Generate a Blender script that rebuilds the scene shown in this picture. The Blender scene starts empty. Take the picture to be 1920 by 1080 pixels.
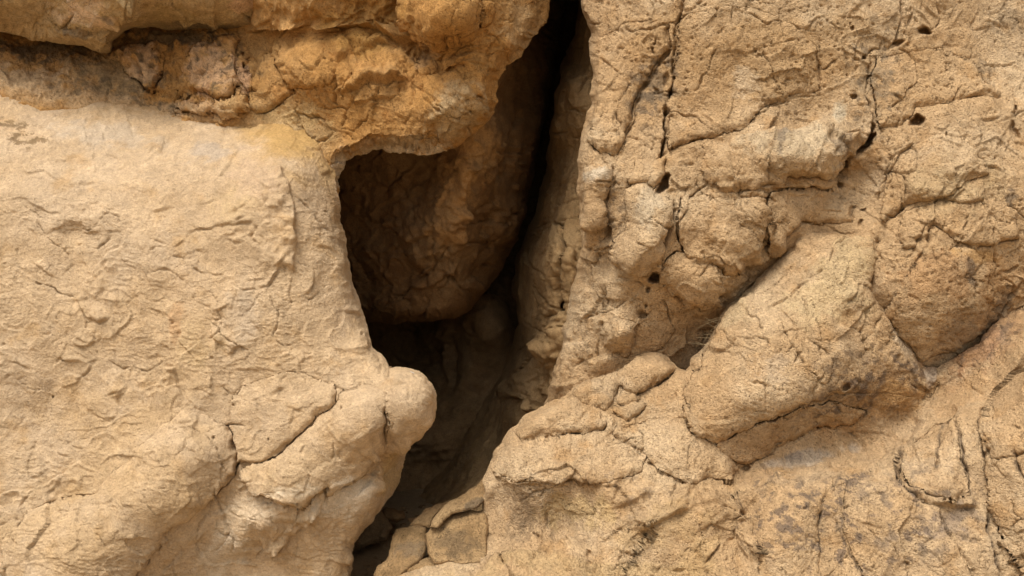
import bpy, math
import numpy as np

# ------------------------------------------------------------------ camera, sky, sun, exposure
K, D, CZ = 0.0025, 4.0, 1.6            # metres per photo pixel on the rock face, distance, eye height
sc = bpy.context.scene
cam = bpy.data.cameras.new('camera'); cam.lens = 30.0; cam.sensor_width = 36.0
cam.clip_start = 0.05; cam.clip_end = 500
cam_o = bpy.data.objects.new('camera', cam); sc.collection.objects.link(cam_o)
cam_o.location = (0, -D, CZ); cam_o.rotation_euler = (math.radians(90), 0, 0)
sc.camera = cam_o

SUN_EL, SUN_AZ = math.radians(58), math.radians(-148)     # azimuth clockwise from +Y (into the cliff)
w = bpy.data.worlds.new('World'); sc.world = w; w.use_nodes = True
nt = w.node_tree; bg = nt.nodes['Background']
sky = nt.nodes.new('ShaderNodeTexSky'); sky.sky_type = 'NISHITA'; sky.sun_disc = False
sky.sun_elevation = SUN_EL; sky.sun_rotation = SUN_AZ; sky.dust_density = 4.0; sky.air_density = 1.0
hs = nt.nodes.new('ShaderNodeHueSaturation'); hs.inputs['Saturation'].default_value = 0.06
nt.links.new(sky.outputs[0], hs.inputs['Color']); nt.links.new(hs.outputs[0], bg.inputs['Color'])
bg.inputs['Strength'].default_value = 0.105
sl = bpy.data.lights.new('sun', 'SUN'); sl.energy = 1.5; sl.angle = math.radians(22); sl.color = (1.0, 0.965, 0.91)
so = bpy.data.objects.new('sun', sl); sc.collection.objects.link(so)
from mathutils import Vector
sd = Vector((math.sin(SUN_AZ)*math.cos(SUN_EL), math.cos(SUN_AZ)*math.cos(SUN_EL), math.sin(SUN_EL)))
so.rotation_euler = sd.to_track_quat('Z', 'Y').to_euler(); so.location = (0, -6, 8)
sc.view_settings.view_transform = 'Standard'; sc.view_settings.look = 'None'
sc.view_settings.exposure = 0.95; sc.view_settings.gamma = 1.0

# ------------------------------------------------------------------ noise
rng = np.random.default_rng(11)
PERM = rng.permutation(256).astype(np.int32); PERM = np.concatenate([PERM, PERM, PERM])
GR = rng.normal(size=(256, 3)).astype(np.float32); GR /= np.linalg.norm(GR, axis=1)[:, None]
RND = rng.random((256, 3)).astype(np.float32)

from concurrent.futures import ThreadPoolExecutor
POOL = ThreadPoolExecutor(4)
def perlin(p):
    p = np.asarray(p, np.float32)
    if p.ndim == 1: return perlin_block(p[None])[0]
    sh = p.shape[:-1]; q = p.reshape(-1, 3)
    if len(q) < 60000: return perlin_block(q).reshape(sh)
    return np.concatenate(list(POOL.map(perlin_block, [q[k:k+30000] for k in range(0, len(q), 30000)]))).reshape(sh)

def perlin_block(p):
    i = np.floor(p); f = p - i; i = i.astype(np.int32) & 255
    u = f*f*f*(f*(f*6-15)+10)
    out = 0
    for dx in (0, 1):
        hx = PERM[i[..., 0]+dx]; wx = u[..., 0] if dx else 1-u[..., 0]
        for dy in (0, 1):
            hy = PERM[hx+i[..., 1]+dy]; wy = u[..., 1] if dy else 1-u[..., 1]
            for dz in (0, 1):
                g = GR[PERM[hy+i[..., 2]+dz]]; wz = u[..., 2] if dz else 1-u[..., 2]
                d = g[..., 0]*(f[..., 0]-dx)+g[..., 1]*(f[..., 1]-dy)+g[..., 2]*(f[..., 2]-dz)
                out = out + wx*wy*wz*d
    return out*1.5

def fbm(p, f, octv=4, gain=.5, seed=0.0, ridge=False):
    s, a, t = 0, 1.0, 0
    for o in range(octv):
        n = perlin(p*f + (seed+o)*17.31)
        if ridge: n = 0.6-2*np.abs(n)
        s = s + a*n; t += a; a *= gain; f *= 2.03
    return s/t

def by_rows(f, U, V, *a):
    """run f on bands of rows at once and join the results"""
    if U.size < 80000 or U.ndim < 2: return f(U, V, *a)
    n = 8; bu, bv = np.array_split(U, n), np.array_split(V, n)
    r = list(POOL.map(lambda k: f(bu[k], bv[k], *a), range(n)))
    if isinstance(r[0], tuple):
        return tuple(np.concatenate([q[k] for q in r]) if isinstance(r[0][k], np.ndarray) else r[0][k] for k in range(len(r[0])))
    return np.concatenate(r)

def worley2(u, v, scale, seed=0, cen=False): return by_rows(worley_rows, u, v, scale, seed, cen)
def worley_rows(u, v, scale, seed=0, cen=False):
    """distances to the nearest and second nearest scattered point, in pixels, and the cell's random number"""
    x, y = u/scale, v/scale; ix, iy = np.floor(x).astype(np.int32), np.floor(y).astype(np.int32)
    F1 = np.full(u.shape, 9., np.float32); F2 = F1.copy(); idn = np.zeros(u.shape, np.float32); CX = idn.copy(); CY = idn.copy()
    for dx in (-1, 0, 1):
        for dy in (-1, 0, 1):
            cx, cy = ix+dx, iy+dy
            h = PERM[PERM[(cx+seed*7) & 255]+((cy+seed*3) & 255)]
            r = RND[h]
            d = np.hypot(cx+r[..., 0]-x, cy+r[..., 1]-y).astype(np.float32)
            near = d < F1
            F2 = np.where(near, F1, np.minimum(F2, d)); idn = np.where(near, r[..., 2], idn); F1 = np.where(near, d, F1)
            if cen: CX = np.where(near, cx+r[..., 0], CX); CY = np.where(near, cy+r[..., 1], CY)
    return (F1*scale, F2*scale, idn, CX*scale, CY*scale) if cen else (F1*scale, F2*scale, idn)

def sstep(a, b, x):
    t = np.clip((x-a)/(b-a), 0, 1); return t*t*(3-2*t)

def P(u, v, d):
    s = (D+d)/D
    return np.stack([(u-960)*K*s, d+0*u, CZ-(v-540)*K*s], -1)

# ------------------------------------------------------------------ 2-D helpers (outlines in photo pixels)
def seg_dist(U, V, pts, closed=False): return by_rows(seg_rows, U, V, pts, closed)
def seg_rows(U, V, pts, closed=False):
    """nearest distance, side (negative = left hand), arclength along the line"""
    best = np.full(U.shape, 1e9, np.float32); side = np.zeros(U.shape, np.float32); arc = np.zeros(U.shape, np.float32)
    pts = [tuple(map(float, p)) for p in pts]
    if closed: pts = pts+[pts[0]]
    L = 0.0
    for (x0, y0), (x1, y1) in zip(pts[:-1], pts[1:]):
        dx, dy = x1-x0, y1-y0; l = math.hypot(dx, dy)
        if l < 1e-6: continue
        t = np.clip(((U-x0)*dx+(V-y0)*dy)/(l*l), 0, 1)
        d = np.hypot(U-x0-t*dx, V-y0-t*dy)
        m = d < best
        best = np.where(m, d, best); arc = np.where(m, L+t*l, arc)
        side = np.where(m, np.sign(dx*(V-y0)-dy*(U-x0)), side)
        L += l
    return best, side, arc, L

def poly_sdf(U, V, pts):
    d, _, _, _ = seg_dist(U, V, pts, True)
    ins = np.zeros(U.shape, bool); n = len(pts)
    for i in range(n):
        x0, y0 = pts[i]; x1, y1 = pts[(i+1) % n]
        if y0 == y1: continue
        c = ((y0 > V) != (y1 > V)) & (U < (x1-x0)*(V-y0)/(y1-y0)+x0)
        ins ^= c
    return np.where(ins, -d, d).astype(np.float32)

def warp(U, V, a=1.0):
    q = np.stack([U, V, 0*U], -1)
    wu = 8*a*fbm(q, 1/38., 2, .5, 3)+2.4*a*fbm(q, 1/12., 2, .5, 5)
    wv = 8*a*fbm(q, 1/38., 2, .5, 23)+2.4*a*fbm(q, 1/12., 2, .5, 29)
    return U+wu, V+wv

def tps(pts):
    p = np.array(pts, float); x = p[:, :2]/500.; n = len(p)
    r = np.linalg.norm(x[:, None]-x[None], axis=2); A = np.where(r > 0, r*r*np.log(r+1e-9), 0)+np.eye(n)*2e-3
    Pm = np.c_[np.ones(n), x]; M = np.block([[A, Pm], [Pm.T, np.zeros((3, 3))]])
    c = np.linalg.solve(M, np.r_[p[:, 2], np.zeros(3)]).astype(np.float32); x = x.astype(np.float32)
    def f(U, V):
        u, v = (U/500.).astype(np.float32), (V/500.).astype(np.float32); o = c[n]+c[n+1]*u+c[n+2]*v
        for i in range(n):
            r2 = (u-x[i, 0])**2+(v-x[i, 1])**2
            o = o+c[i]*0.5*r2*np.log(r2+1e-9)
        return o
    return lambda U, V: by_rows(f, U, V)

G = 1.95
def lines(a, b, lo, hi, g=G, go=7.0):
    """grid lines: fine inside the picture, coarser outside"""
    out = [a]; x = a
    while x < b:
        e = max(lo-x, x-hi, 0); x += min(go, g+0.08*e); out.append(x)
    return np.array(out, np.float32)

# ------------------------------------------------------------------ materials
def rock_material(name, grain=1.0, pores=0.5, bump=0.6, coarse=0.5):
    m = bpy.data.materials.new(name); m.use_nodes = True; t = m.node_tree; N = t.nodes; Lk = t.links
    b = N['Principled BSDF']; b.inputs['Roughness'].default_value = 0.93; b.inputs['Specular IOR Level'].default_value = 0.18
    geo = N.new('ShaderNodeNewGeometry'); at = N.new('ShaderNodeAttribute'); at.attribute_name = 'tint'
    def noise(s, det, rough=.6):
        n = N.new('ShaderNodeTexNoise'); n.inputs['Scale'].default_value = s; n.inputs['Detail'].default_value = det
        n.inputs['Roughness'].default_value = rough; Lk.new(geo.outputs['Position'], n.inputs['Vector']); return n.outputs['Fac']
    def rng_(x, a, bb, c, d):
        r = N.new('ShaderNodeMapRange'); r.inputs[1].default_value = a; r.inputs[2].default_value = bb
        r.inputs[3].default_value = c; r.inputs[4].default_value = d; Lk.new(x, r.inputs[0]); return r.outputs[0]
    def mth(op, x, y):
        n = N.new('ShaderNodeMath'); n.operation = op
        for i, q in enumerate((x, y)):
            if isinstance(q, (int, float)): n.inputs[i].default_value = q
            else: Lk.new(q, n.inputs[i])
        return n.outputs[0]
    patch = rng_(noise(4.5, 3, .55), .38, .62, .45, 1.25)
    n1 = noise(26, 6, .65); n2 = noise(95, 5, .7); n3 = noise(135, 2, .55)
    f = mth('MULTIPLY', rng_(n1, .3, .7, 1-.20*grain, 1+.17*grain), rng_(n2, .3, .7, 1-.24*grain, 1+.22*grain))
    f = mth('MULTIPLY', f, mth('SUBTRACT', 1.0, mth('MULTIPLY', patch, rng_(n3, .28, .43, .62*pores, 0.0))))
    mx = N.new('ShaderNodeMix'); mx.data_type = 'RGBA'; mx.blend_type = 'MULTIPLY'; mx.inputs[0].default_value = 1
    cmb = N.new('ShaderNodeCombineColor')
    for i in range(3): Lk.new(f, cmb.inputs[i])
    Lk.new(at.outputs['Color'], mx.inputs[6]); Lk.new(cmb.outputs[0], mx.inputs[7]); Lk.new(mx.outputs[2], b.inputs['Base Color'])
    vor = N.new('ShaderNodeTexVoronoi'); vor.inputs['Scale'].default_value = 75; Lk.new(geo.outputs['Position'], vor.inputs['Vector'])
    pit = mth('MULTIPLY', rng_(vor.outputs['Distance'], .0, .35, -1, 0), pores*coarse)
    h = mth('ADD', mth('MULTIPLY', n2, 1.0), mth('ADD', mth('MULTIPLY', rng_(n3, .25, .45, -.6, 0), 1.6*pores), mth('ADD', pit, mth('MULTIPLY', noise(60, 5, .65), 1.4))))
    bp = N.new('ShaderNodeBump'); bp.inputs['Strength'].default_value = bump; bp.inputs['Distance'].default_value = 0.009
    Lk.new(h, bp.inputs['Height']); Lk.new(bp.outputs[0], b.inputs['Normal'])
    return m

M_SMOOTH = rock_material('pale_sandstone', .8, .4, .7, .5)
M_OCHRE = rock_material('ochre_sandstone', 1.15, .75, .75, .7)
M_PORE = rock_material('pitted_sandstone', 1.0, .75, .85, .9)
M_DARK = rock_material('cave_sandstone', .9, .5, .6, .5)

# ------------------------------------------------------------------ mesh output
def link_mesh(name, pos, faces, tint, mat, parent=None):
    c = (pos.min(0)+pos.max(0))/2; c[2] = pos[:, 2].min()
    me = bpy.data.meshes.new(name)
    me.vertices.add(len(pos)); me.vertices.foreach_set('co', (pos-c).astype(np.float32).ravel())
    nf = len(faces); me.loops.add(nf*4); me.loops.foreach_set('vertex_index', faces.astype(np.int32).ravel())
    me.polygons.add(nf); me.polygons.foreach_set('loop_start', np.arange(0, nf*4, 4, dtype=np.int32))
    me.polygons.foreach_set('use_smooth', np.ones(nf, bool))
    me.update(calc_edges=True); me.validate()
    a = me.color_attributes.new('tint', 'FLOAT_COLOR', 'POINT')
    a.data.foreach_set('color', np.c_[tint, np.ones(len(tint))].astype(np.float32).ravel())
    me.materials.append(mat)
    o = bpy.data.objects.new(name, me); sc.collection.objects.link(o)
    if parent is not None:
        o.parent = parent; o.location = tuple(c-np.array(parent.location))
    else: o.location = tuple(c)
    return o

def tag(o, label=None, cat=None, group=None, kind=None):
    if label: o['label'] = label
    if cat: o['category'] = cat
    if group: o['group'] = group
    if kind: o['kind'] = kind
    return o

def surface(U, V, base_d, height, sdf, skirt, tintfn, drop_deep=None, holes=0):
    """quads of the grid inside the outline; edge vertices slid onto it; a skirt runs back from the edge.
    base_d: smooth depth; height: relief along the surface normal; skirt: list of (back metres, inward pixels)"""
    gv, gu = np.gradient(sdf, V[:, 0], U[0, :])
    gl = np.hypot(gu, gv)+1e-6; gu, gv = gu/gl, gv/gl
    out = np.clip(sdf, 0, 12)
    Us, Vs = U-gu*out, V-gv*out
    pos = P(Us, Vs, base_d)
    flatp = P(Us, Vs, base_d-holes); du = np.gradient(flatp, axis=1); dv = np.gradient(flatp, axis=0)
    nrm = np.cross(du, dv); nrm /= np.linalg.norm(nrm, axis=2)[..., None]+1e-9
    nrm *= -np.sign(np.median(nrm[..., 1]))
    # lean the push direction back towards the viewer so steep rims do not fold over
    k = .85*sstep(.03, .2, -nrm[..., 1])[..., None]; nrm = nrm*k+np.array([0, -1, 0])*(1-k); nrm /= np.linalg.norm(nrm, axis=2)[..., None]
    pos = pos+nrm*height[..., None]
    ins = sdf < 0
    keep = ins[:-1, :-1] | ins[1:, :-1] | ins[:-1, 1:] | ins[1:, 1:]
    if drop_deep is not None:
        dd = drop_deep; keep &= ~(dd[:-1, :-1] & dd[1:, :-1] & dd[:-1, 1:] & dd[1:, 1:])
    idx = np.arange(U.size).reshape(U.shape)
    q = np.stack([idx[:-1, :-1][keep], idx[1:, :-1][keep], idx[1:, 1:][keep], idx[:-1, 1:][keep]], 1)
    used = np.unique(q); remap = np.full(U.size, -1, np.int64); remap[used] = np.arange(len(used))
    q = remap[q]; pf = pos.reshape(-1, 3)[used]; tf = tintfn.reshape(-1, 3)[used]
    if skirt:
        e = np.concatenate([q[:, [0, 1]], q[:, [1, 2]], q[:, [2, 3]], q[:, [3, 0]]])
        key = np.sort(e, 1); kk = key[:, 0]*10**8+key[:, 1]
        un, inv, cnt = np.unique(kk, return_inverse=True, return_counts=True)
        be = e[cnt[inv] == 1]
        if drop_deep is not None:
            dflag = drop_deep.reshape(-1)[used]; be = be[~(dflag[be[:, 0]] | dflag[be[:, 1]])]
        bv = np.unique(be); rm = np.full(len(used), -1, np.int64); rm[bv] = np.arange(len(bv))
        uu = Us.reshape(-1)[used][bv]; vv = Vs.reshape(-1)[used][bv]
        ggu = gu.reshape(-1)[used][bv]; ggv = gv.reshape(-1)[used][bv]
        p0 = pf[bv]; prev = bv; allp = [pf]; allt = [tf]; allq = [q]; n0 = len(pf)
        dep0 = p0[:, 1]
        for (back, inw) in skirt:
            pr = P(uu-ggu*inw, vv-ggv*inw, dep0+back)
            if back > .2: pr = pr+.05*np.stack([fbm(pr, 3, 3, .5, 40), fbm(pr, 3, 3, .5, 44)*.3, fbm(pr, 3, 3, .5, 48)], -1)
            ids = np.arange(len(bv))+n0; n0 += len(bv)
            a, b = rm[be[:, 0]], rm[be[:, 1]]
            allq.append(np.stack([prev[b], prev[a], ids[a], ids[b]], 1) if isinstance(prev, np.ndarray) else None)
            allp.append(pr); allt.append(tf[bv]); prev = ids
        pf = np.concatenate(allp); tf = np.concatenate(allt); q = np.concatenate(allq)
    return pf, q, tf

def rot_uv(U, V, cx, cy, a):
    c, s = math.cos(math.radians(a)), math.sin(math.radians(a))
    x, y = U-cx, V-cy
    return x*c+y*s, -x*s+y*c

class Mass:
    def __init__(self, name, label, outline, pts, mat, base_cols, relief, edge=(40, .12), edgew=None, skirt=None, g=G, warp_a=1.0, cat='rock', fade=16):
        self.fade = fade
        us = [p[0] for p in outline]; vs = [p[1] for p in outline]
        self.name, self.mat, self.label, self.cat = name, mat, label, cat
        ul = lines(min(us)-4, max(us)+4, -20, 1940, g); vl = lines(min(vs)-4, max(vs)+4, -20, 1100, g)
        self.U, self.V = np.meshgrid(ul, vl); self.ul, self.vl = ul, vl
        self.Wu, self.Wv = warp(self.U, self.V, warp_a)
        self.sdf = poly_sdf(self.Wu, self.Wv, outline)
        d = tps(pts)(self.U, self.V)
        s = np.clip(-self.sdf/edge[0], 0, 1); d = d+edge[1]*(1-s)**2*(1 if edgew is None else edgew(self.U, self.V))
        self.d = d; self.h = np.zeros_like(d); self.hd = np.zeros_like(d); self.skirt = skirt or [(.05, 0), (.15, 3), (.35, 9), (.7, 18), (1.1, 28)]
        self.pieces = []
        p = P(self.U, self.V, d); self.p = p
        self.relief = relief
        # ground colour of the stone: three shades mixed by broad noise
        n = fbm(p, 2.2, 4, .55, 7); n2 = fbm(p, 7, 4, .6, 9)
        c0, c1, c2 = [np.array(c, float) for c in base_cols]
        k1 = sstep(-.25, .35, n)[..., None]; k2 = sstep(.05, .5, n2)[..., None]
        t = c0*(1-k1)+c1*k1; t = t*(1-.75*k2)+c2*.75*k2
        self.t = t*(1+.16*fbm(p, 14, 4, .6, 13)+.16*fbm(p, 4.5, 3, .5, 19))[..., None]
    def win(self, pts, pad):
        us = [q[0] for q in pts]; vs = [q[1] for q in pts]
        a, b = np.searchsorted(self.ul, [min(us)-pad, max(us)+pad]); c, e = np.searchsorted(self.vl, [min(vs)-pad, max(vs)+pad])
        return slice(c, e), slice(a, b)
    def crack(self, pts, w=2.5, depth=.015, soft=0):
        W = self.win(pts, w*5+8)
        if self.U[W].size == 0: return
        d, s, arc, L = seg_dist(self.Wu[W], self.Wv[W], pts)
        q = np.stack([self.U[W], self.V[W], 0*self.U[W]], -1)
        nn = perlin(q/21.+3.3)+.5*perlin(q/8.+9.1); ww = w*np.clip(.62+.75*nn, .25, 1.6); tp = np.clip(np.minimum(arc, L-arc)/18+.1, 0, 1)
        self.h[W] -= depth*tp*np.clip(.85+.9*nn, .12, 1.4)*np.exp(-(d/ww)**2)
    def step(self, pts, h=.02, fall=40, groove=.35):
        W = self.win(pts, fall*4)
        if self.U[W].size == 0: return
        d, s, arc, L = seg_dist(self.Wu[W], self.Wv[W], pts)
        sd_ = d*s; tp = sstep(0, 1, np.minimum(arc, L-arc)/min(30, L*.4))
        up = 1/(1+np.exp(np.clip(sd_/1.1, -30, 30)))
        q = np.stack([self.U[W], self.V[W], 0*self.U[W]], -1); tp = tp*np.clip(.95+1.1*perlin(q/33.+1.7)+.4*perlin(q/12.+5.1), .1, 1.7)
        self.h[W] += tp*(h*np.exp(-d/fall)*up - groove*h*np.exp(-((sd_-1.2)/2.2)**2))
    def lump(self, cx, cy, rx, ry, a, h):
        W = self.win([(cx, cy)], max(rx, ry)*1.1+4)
        if self.U[W].size == 0: return
        x, y = rot_uv(self.Wu[W], self.Wv[W], cx, cy, a); r = (x/rx)**2+(y/ry)**2
        self.d[W] -= h*np.clip(1-r, 0, 1)**2
    def hole(self, cx, cy, rx, ry, a=0, depth=.12):
        W = self.win([(cx, cy)], max(rx, ry)*1.6+4)
        if self.U[W].size == 0: return
        x, y = rot_uv(self.Wu[W], self.Wv[W], cx, cy, a); r = np.sqrt((x/rx)**2+(y/ry)**2)
        q = np.stack([self.U[W], self.V[W], 0*x], -1); r = r*(1+(.35*perlin(q/11.+2.2)+.12*perlin(q/5.+7.7))*(1 if max(rx, ry) > 7.5 else 0))
        q = .62*depth*(1-sstep(.5, 1.15, r)); self.d[W] += q; self.hd[W] += q
    def chips(self, n, box, seed, hlo=.004, hhi=.010, horiz=.7, kind='step'):
        """many short broken edges: thin flakes ('step') or hairline cracks ('crack')"""
        r = np.random.default_rng(seed)
        for _ in range(n):
            u, v = r.uniform(box[0], box[2]), r.uniform(box[1], box[3])
            a = r.normal(0, .45) if r.random() < horiz else r.uniform(-1.6, 1.6)
            if kind == 'crack' and r.random() < .55: a += math.pi/2
            L = r.uniform(22, 75) if kind == 'step' else r.uniform(50, 190)
            k = max(4, int(L/11)); bend = r.normal(0, .035 if kind == 'step' else .02); pts = [(u, v)]
            for i in range(k):
                a += bend*2.2+r.normal(0, .22 if kind == 'step' else .38); u += math.cos(a)*L/k; v += math.sin(a)*L/k; pts.append((u, v))
            if kind == 'step': self.step(pts, r.uniform(hlo, hhi), r.uniform(8, 22), .55)
            else: self.crack(pts, r.uniform(1.2, 1.9), r.uniform(hlo, hhi))
    def stain(self, cx, cy, rx, ry, a, col, k=.7, f=12, lo=-.15, hi=.25, seed=31, flat=False):
        W = self.win([(cx, cy)], max(rx, ry)*1.7)
        if self.U[W].size == 0: return
        x, y = rot_uv(self.U[W], self.V[W], cx, cy, a); r = np.sqrt((x/rx)**2+(y/ry)**2)
        n = fbm(self.p[W], f, 5, .62, seed)
        m = (k*sstep(lo, hi, n+(0 if flat else (1-r)*.75-.18))*(1-sstep(.8, 1.5, r)))[..., None]
        self.t[W] = self.t[W]*(1-m)+np.array(col)*m
    def vein(self, pts, w, col, k=.7):
        W = self.win(pts, w*4+6)
        if self.U[W].size == 0: return
        d, s, arc, L = seg_dist(self.Wu[W], self.Wv[W], pts)
        n = fbm(self.p[W], 22, 4, .6, 61)
        m = (k*np.exp(-(d/(w*(1+1.2*n)).clip(.6))**2)*sstep(-.35, .1, n)*np.clip(np.minimum(arc, L-arc)/12, 0, 1))[..., None]
        self.t[W] = self.t[W]*(1-m)+np.array(col)*m
    def piece(self, name, outline, off=.02, tilt=(0, 0), edge=(9, .03), under=.05, mat=None, label=None, tint=None, dome=0.0, ew=None):
        self.pieces.append(dict(name=name, outline=outline, off=off, tilt=tilt, edge=edge, under=under, mat=mat, label=label, tint=tint, dome=dome, ew=ew))
    def build(self):
        p = P(self.U, self.V, self.d)
        self.h = self.h+self.relief(p, self.U, self.V, self.Wu, self.Wv)
        self.h = self.h*(.2+.8*sstep(0, self.fade, -self.sdf))
        hb = self.h.copy(); deep = np.zeros(self.U.shape, bool); todo = []
        for pc in self.pieces:
            W = self.win(pc['outline'], 8); U, V = self.U[W], self.V[W]
            sd_ = poly_sdf(self.Wu[W], self.Wv[W], pc['outline'])
            hb[W] -= pc['under']*sstep(0, 5, -sd_+1); deep[W] |= sd_ < -16
            cu = np.mean([q[0] for q in pc['outline']]); cv = np.mean([q[1] for q in pc['outline']])
            e = pc['edge']; s = np.clip(-sd_/e[0], 0, 1)
            Rm = max(10., -sd_.min()); dome = pc['dome']*(1-(1-np.clip(-sd_/Rm, 0, 1))**2)
            of = pc['off']+pc['tilt'][0]*(U-cu)+pc['tilt'][1]*(V-cv); of = .5*(of+np.sqrt(of*of+.00006))
            hh = self.h[W]+of
            sm = poly_sdf(U, V, pc['outline']); gy, gx = np.gradient(sm, V[:, 0], U[0, :]); nz = fbm(p[W], 9, 3, .55, 71)
            dirw = .05+.95*sstep(-.3, .8, gx*.45+gy*.88+.9*nz)
            if pc['ew']: dirw = dirw*pc['ew'](U, V)
            s = np.clip(-sd_/(e[0]*(.55+.75*dirw)*(1+.7*nz)), 0, 1)
            hh = hh-e[1]*dirw*(1-s)**2*np.clip(.8+1.2*nz, .2, 1.6)
            fd = .12+.88*sstep(0, 20, -self.sdf[W])
            if pc['ew']: wq = pc['ew'](U, V); dome = dome*wq; hh = hh-of*(1-wq)
            hh = hh*fd; dome = dome*fd
            t = self.t[W]
            if pc['tint'] is not None: t = t*np.array(pc['tint'])
            todo.append((pc, U, V, self.d[W]-dome, hh, sd_, t, self.sdf[W], self.hd[W]))
        pf, q, tf = surface(self.U, self.V, self.d, hb, self.sdf, self.skirt, self.t, deep if self.pieces else None, self.hd)
        self.obj = tag(link_mesh(self.name, pf, q, tf, self.mat), self.label, self.cat)
        for pc, U, V, d, hh, sd_, t, ms, hd in todo:
            pf, q, tf = surface(U, V, d, hh, np.maximum(sd_, ms), [(.02, .5), (.06, 2.5), (.12, 5)], t, None, hd)
            o = link_mesh(pc['name'], pf, q, tf, pc['mat'] or self.mat, self.obj)
            if pc['label']: o['label'] = pc['label']
        return self.obj

# ------------------------------------------------------------------ relief recipes (metres)
def facet(Wu, Wv, scale, wl, amp, seed, blend=.0):
    """broken-stone facets: each scattered cell takes the tangent plane of a smooth field at its centre"""
    F1, F2, rid, cx, cy = worley2(Wu, Wv, scale, seed, True)
    def n(x, y): return perlin(np.stack([x/wl, y/wl, 0*x+seed*3.7], -1))
    n0 = n(cx, cy); e = wl*.08
    g = n0+(n(cx+e, cy)-n0)/e*(Wu-cx)+(n(cx, cy+e)-n0)/e*(Wv-cy)
    return amp*(g+.10*(rid-.5))

def flakes(p, f, amp, lev, seed, sharp=.1, lo=-.05):
    """thin sheets that break off along a line and thin out away from it"""
    q = p*np.array([1, 1, 1.4]); q = q+.012*np.stack([fbm(p, 14, 3, .6, seed+11)]*3, -1)
    x = fbm(q, f, 2, .4, seed)*lev+perlin(p*2.1+seed); fr = x-np.floor(x)
    s = (sstep(0, sharp, fr)*np.exp(-fr*3.2))*amp
    return s*sstep(lo, lo+.3, fbm(p, 2.6, 4, .6, seed+3))

def pits(U, V, p, scale, r0, depth, seed, thresh):
    F1, F2, rid = worley2(U, V, scale, seed)
    rad = r0*(.45+rid*1.0); on = sstep(thresh, thresh+.1, rid*.55+.45*sstep(-.3, .4, fbm(p, 3.2, 3, .5, seed+9)))
    return -depth*on*(1-sstep(.35, 1.05, F1/rad))

def cracknet(Wu, Wv, p, scale, w, depth, seed, lo=-.05):
    n1 = fbm(p, 6, 4, .6, seed+1); n2 = fbm(p, 6, 4, .6, seed+2)
    F1, F2, rid = worley2(Wu+42*n1, Wv+42*n2, scale, seed)
    m = sstep(lo, lo+.3, fbm(p, 5.2, 3, .5, seed+4)); ww = w*np.clip(.7+2.2*fbm(p, 16, 2, .5, seed+6), .3, 1.7)
    return -depth*m*np.exp(-((F2-F1)/ww)**2)

def grit(p, a, seed=3):
    r = fbm(p, 34, 3, .7, seed, True); return a*(.8*r+1.0*fbm(p, 70, 2, .7, seed+5))

def relief_smooth(p, U, V, Wu, Wv):
    up = sstep(440, 220, V)                                       # finely bedded crown of the boulder
    bed = fbm(p*np.array([.3, .6, 2.0]), 15, 4, .65, 41, True)
    h = .034*fbm(p, 2.2, 3, .5, 1)+.010*fbm(p, 8, 4, .55, 2)+grit(p, .0016)
    low = sstep(560, 700, V)
    h = h+facet(Wu, Wv, 80, 240, .042, 3)*(.45+.55*low)+facet(Wu, Wv, 34, 100, .010, 5)*(.6+.4*low)+facet(Wu, Wv, 15, 45, .003, 7)
    h = h+flakes(p, 2.6, .013, 3, 5, .04)+flakes(p, 4.5, .0075, 5, 8, .05)*(1-.4*up)+flakes(p*np.array([.5, 1, 2.0]), 6, .0065, 6, 15, .05)+flakes(p*np.array([.45, 1, 1.8]), 9, .003, 6, 27, .07, .0)
    h = h+.004*up*bed+cracknet(Wu, Wv, p, 130, 1.9, .010, 3, .06)+cracknet(Wu, Wv, p, 62, 1.6, .007, 13, .12)+pits(U, V, p, 60, 3.0, .012, 4, .74)
    return h

def relief_ochre(p, U, V, Wu, Wv):
    h = .03*fbm(p, 3, 3, .5, 1)+.012*fbm(p, 8, 4, .6, 2)+grit(p, .0030)
    h = h+facet(Wu, Wv, 65, 180, .070, 3)+facet(Wu, Wv, 30, 85, .022, 5)+facet(Wu, Wv, 13, 36, .006, 7)
    h = h+flakes(p, 4, .014, 4, 5, .05)+cracknet(Wu, Wv, p, 100, 2.0, .014, 5, -.02)+pits(U, V, p, 13, 2.9, .007, 6, .55)
    rough = sstep(490, 400, U)*sstep(30, 80, V)                     # crusty recess under the ledge
    h = h+rough*(.028*fbm(p, 9, 5, .65, 51, True)+facet(Wu, Wv, 15, 40, .014, 9))
    lip = np.exp(-((V-278)/30)**2)*sstep(610, 650, U)*sstep(900, 800, U)
    h = h+lip*.030*fbm(p*np.array([2.2, 1, .6]), 16, 4, .65, 57, True)
    return h

def relief_pitted(p, U, V, Wu, Wv):
    low = sstep(240, 330, V)*sstep(1700, 1600, U)
    h = .03*fbm(p, 3, 3, .5, 1)+.014*fbm(p, 8.5, 4, .6, 2)+grit(p, .0024)
    h = h+facet(Wu, Wv, 85, 220, .075, 3)*(.55+.6*low)+facet(Wu, Wv, 36, 100, .022, 5)*(.5+.6*low)+facet(Wu, Wv, 15, 42, .009, 7)*(.6+.5*low)
    h = h+flakes(p, 3.4, .018, 4, 5, .05)+cracknet(Wu, Wv, p, 120, 2.0, .018, 7, -.02)+cracknet(Wu, Wv, p, 48, 1.7, .010, 17, .06)
    h = h+pits(U, V, p, 14, 3.0, .010, 8, .52)*(1-.6*low)
    fl = sstep(1150, 1075, U)                                        # cleft flank: upright fluting
    h = h+fl*(.020*fbm(p*np.array([1.5, 1.2, .28]), 7, 4, .6, 55, True)+.008*fbm(p*np.array([1.3, 1.2, .35]), 26, 3, .65, 58, True))
    return h

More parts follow.
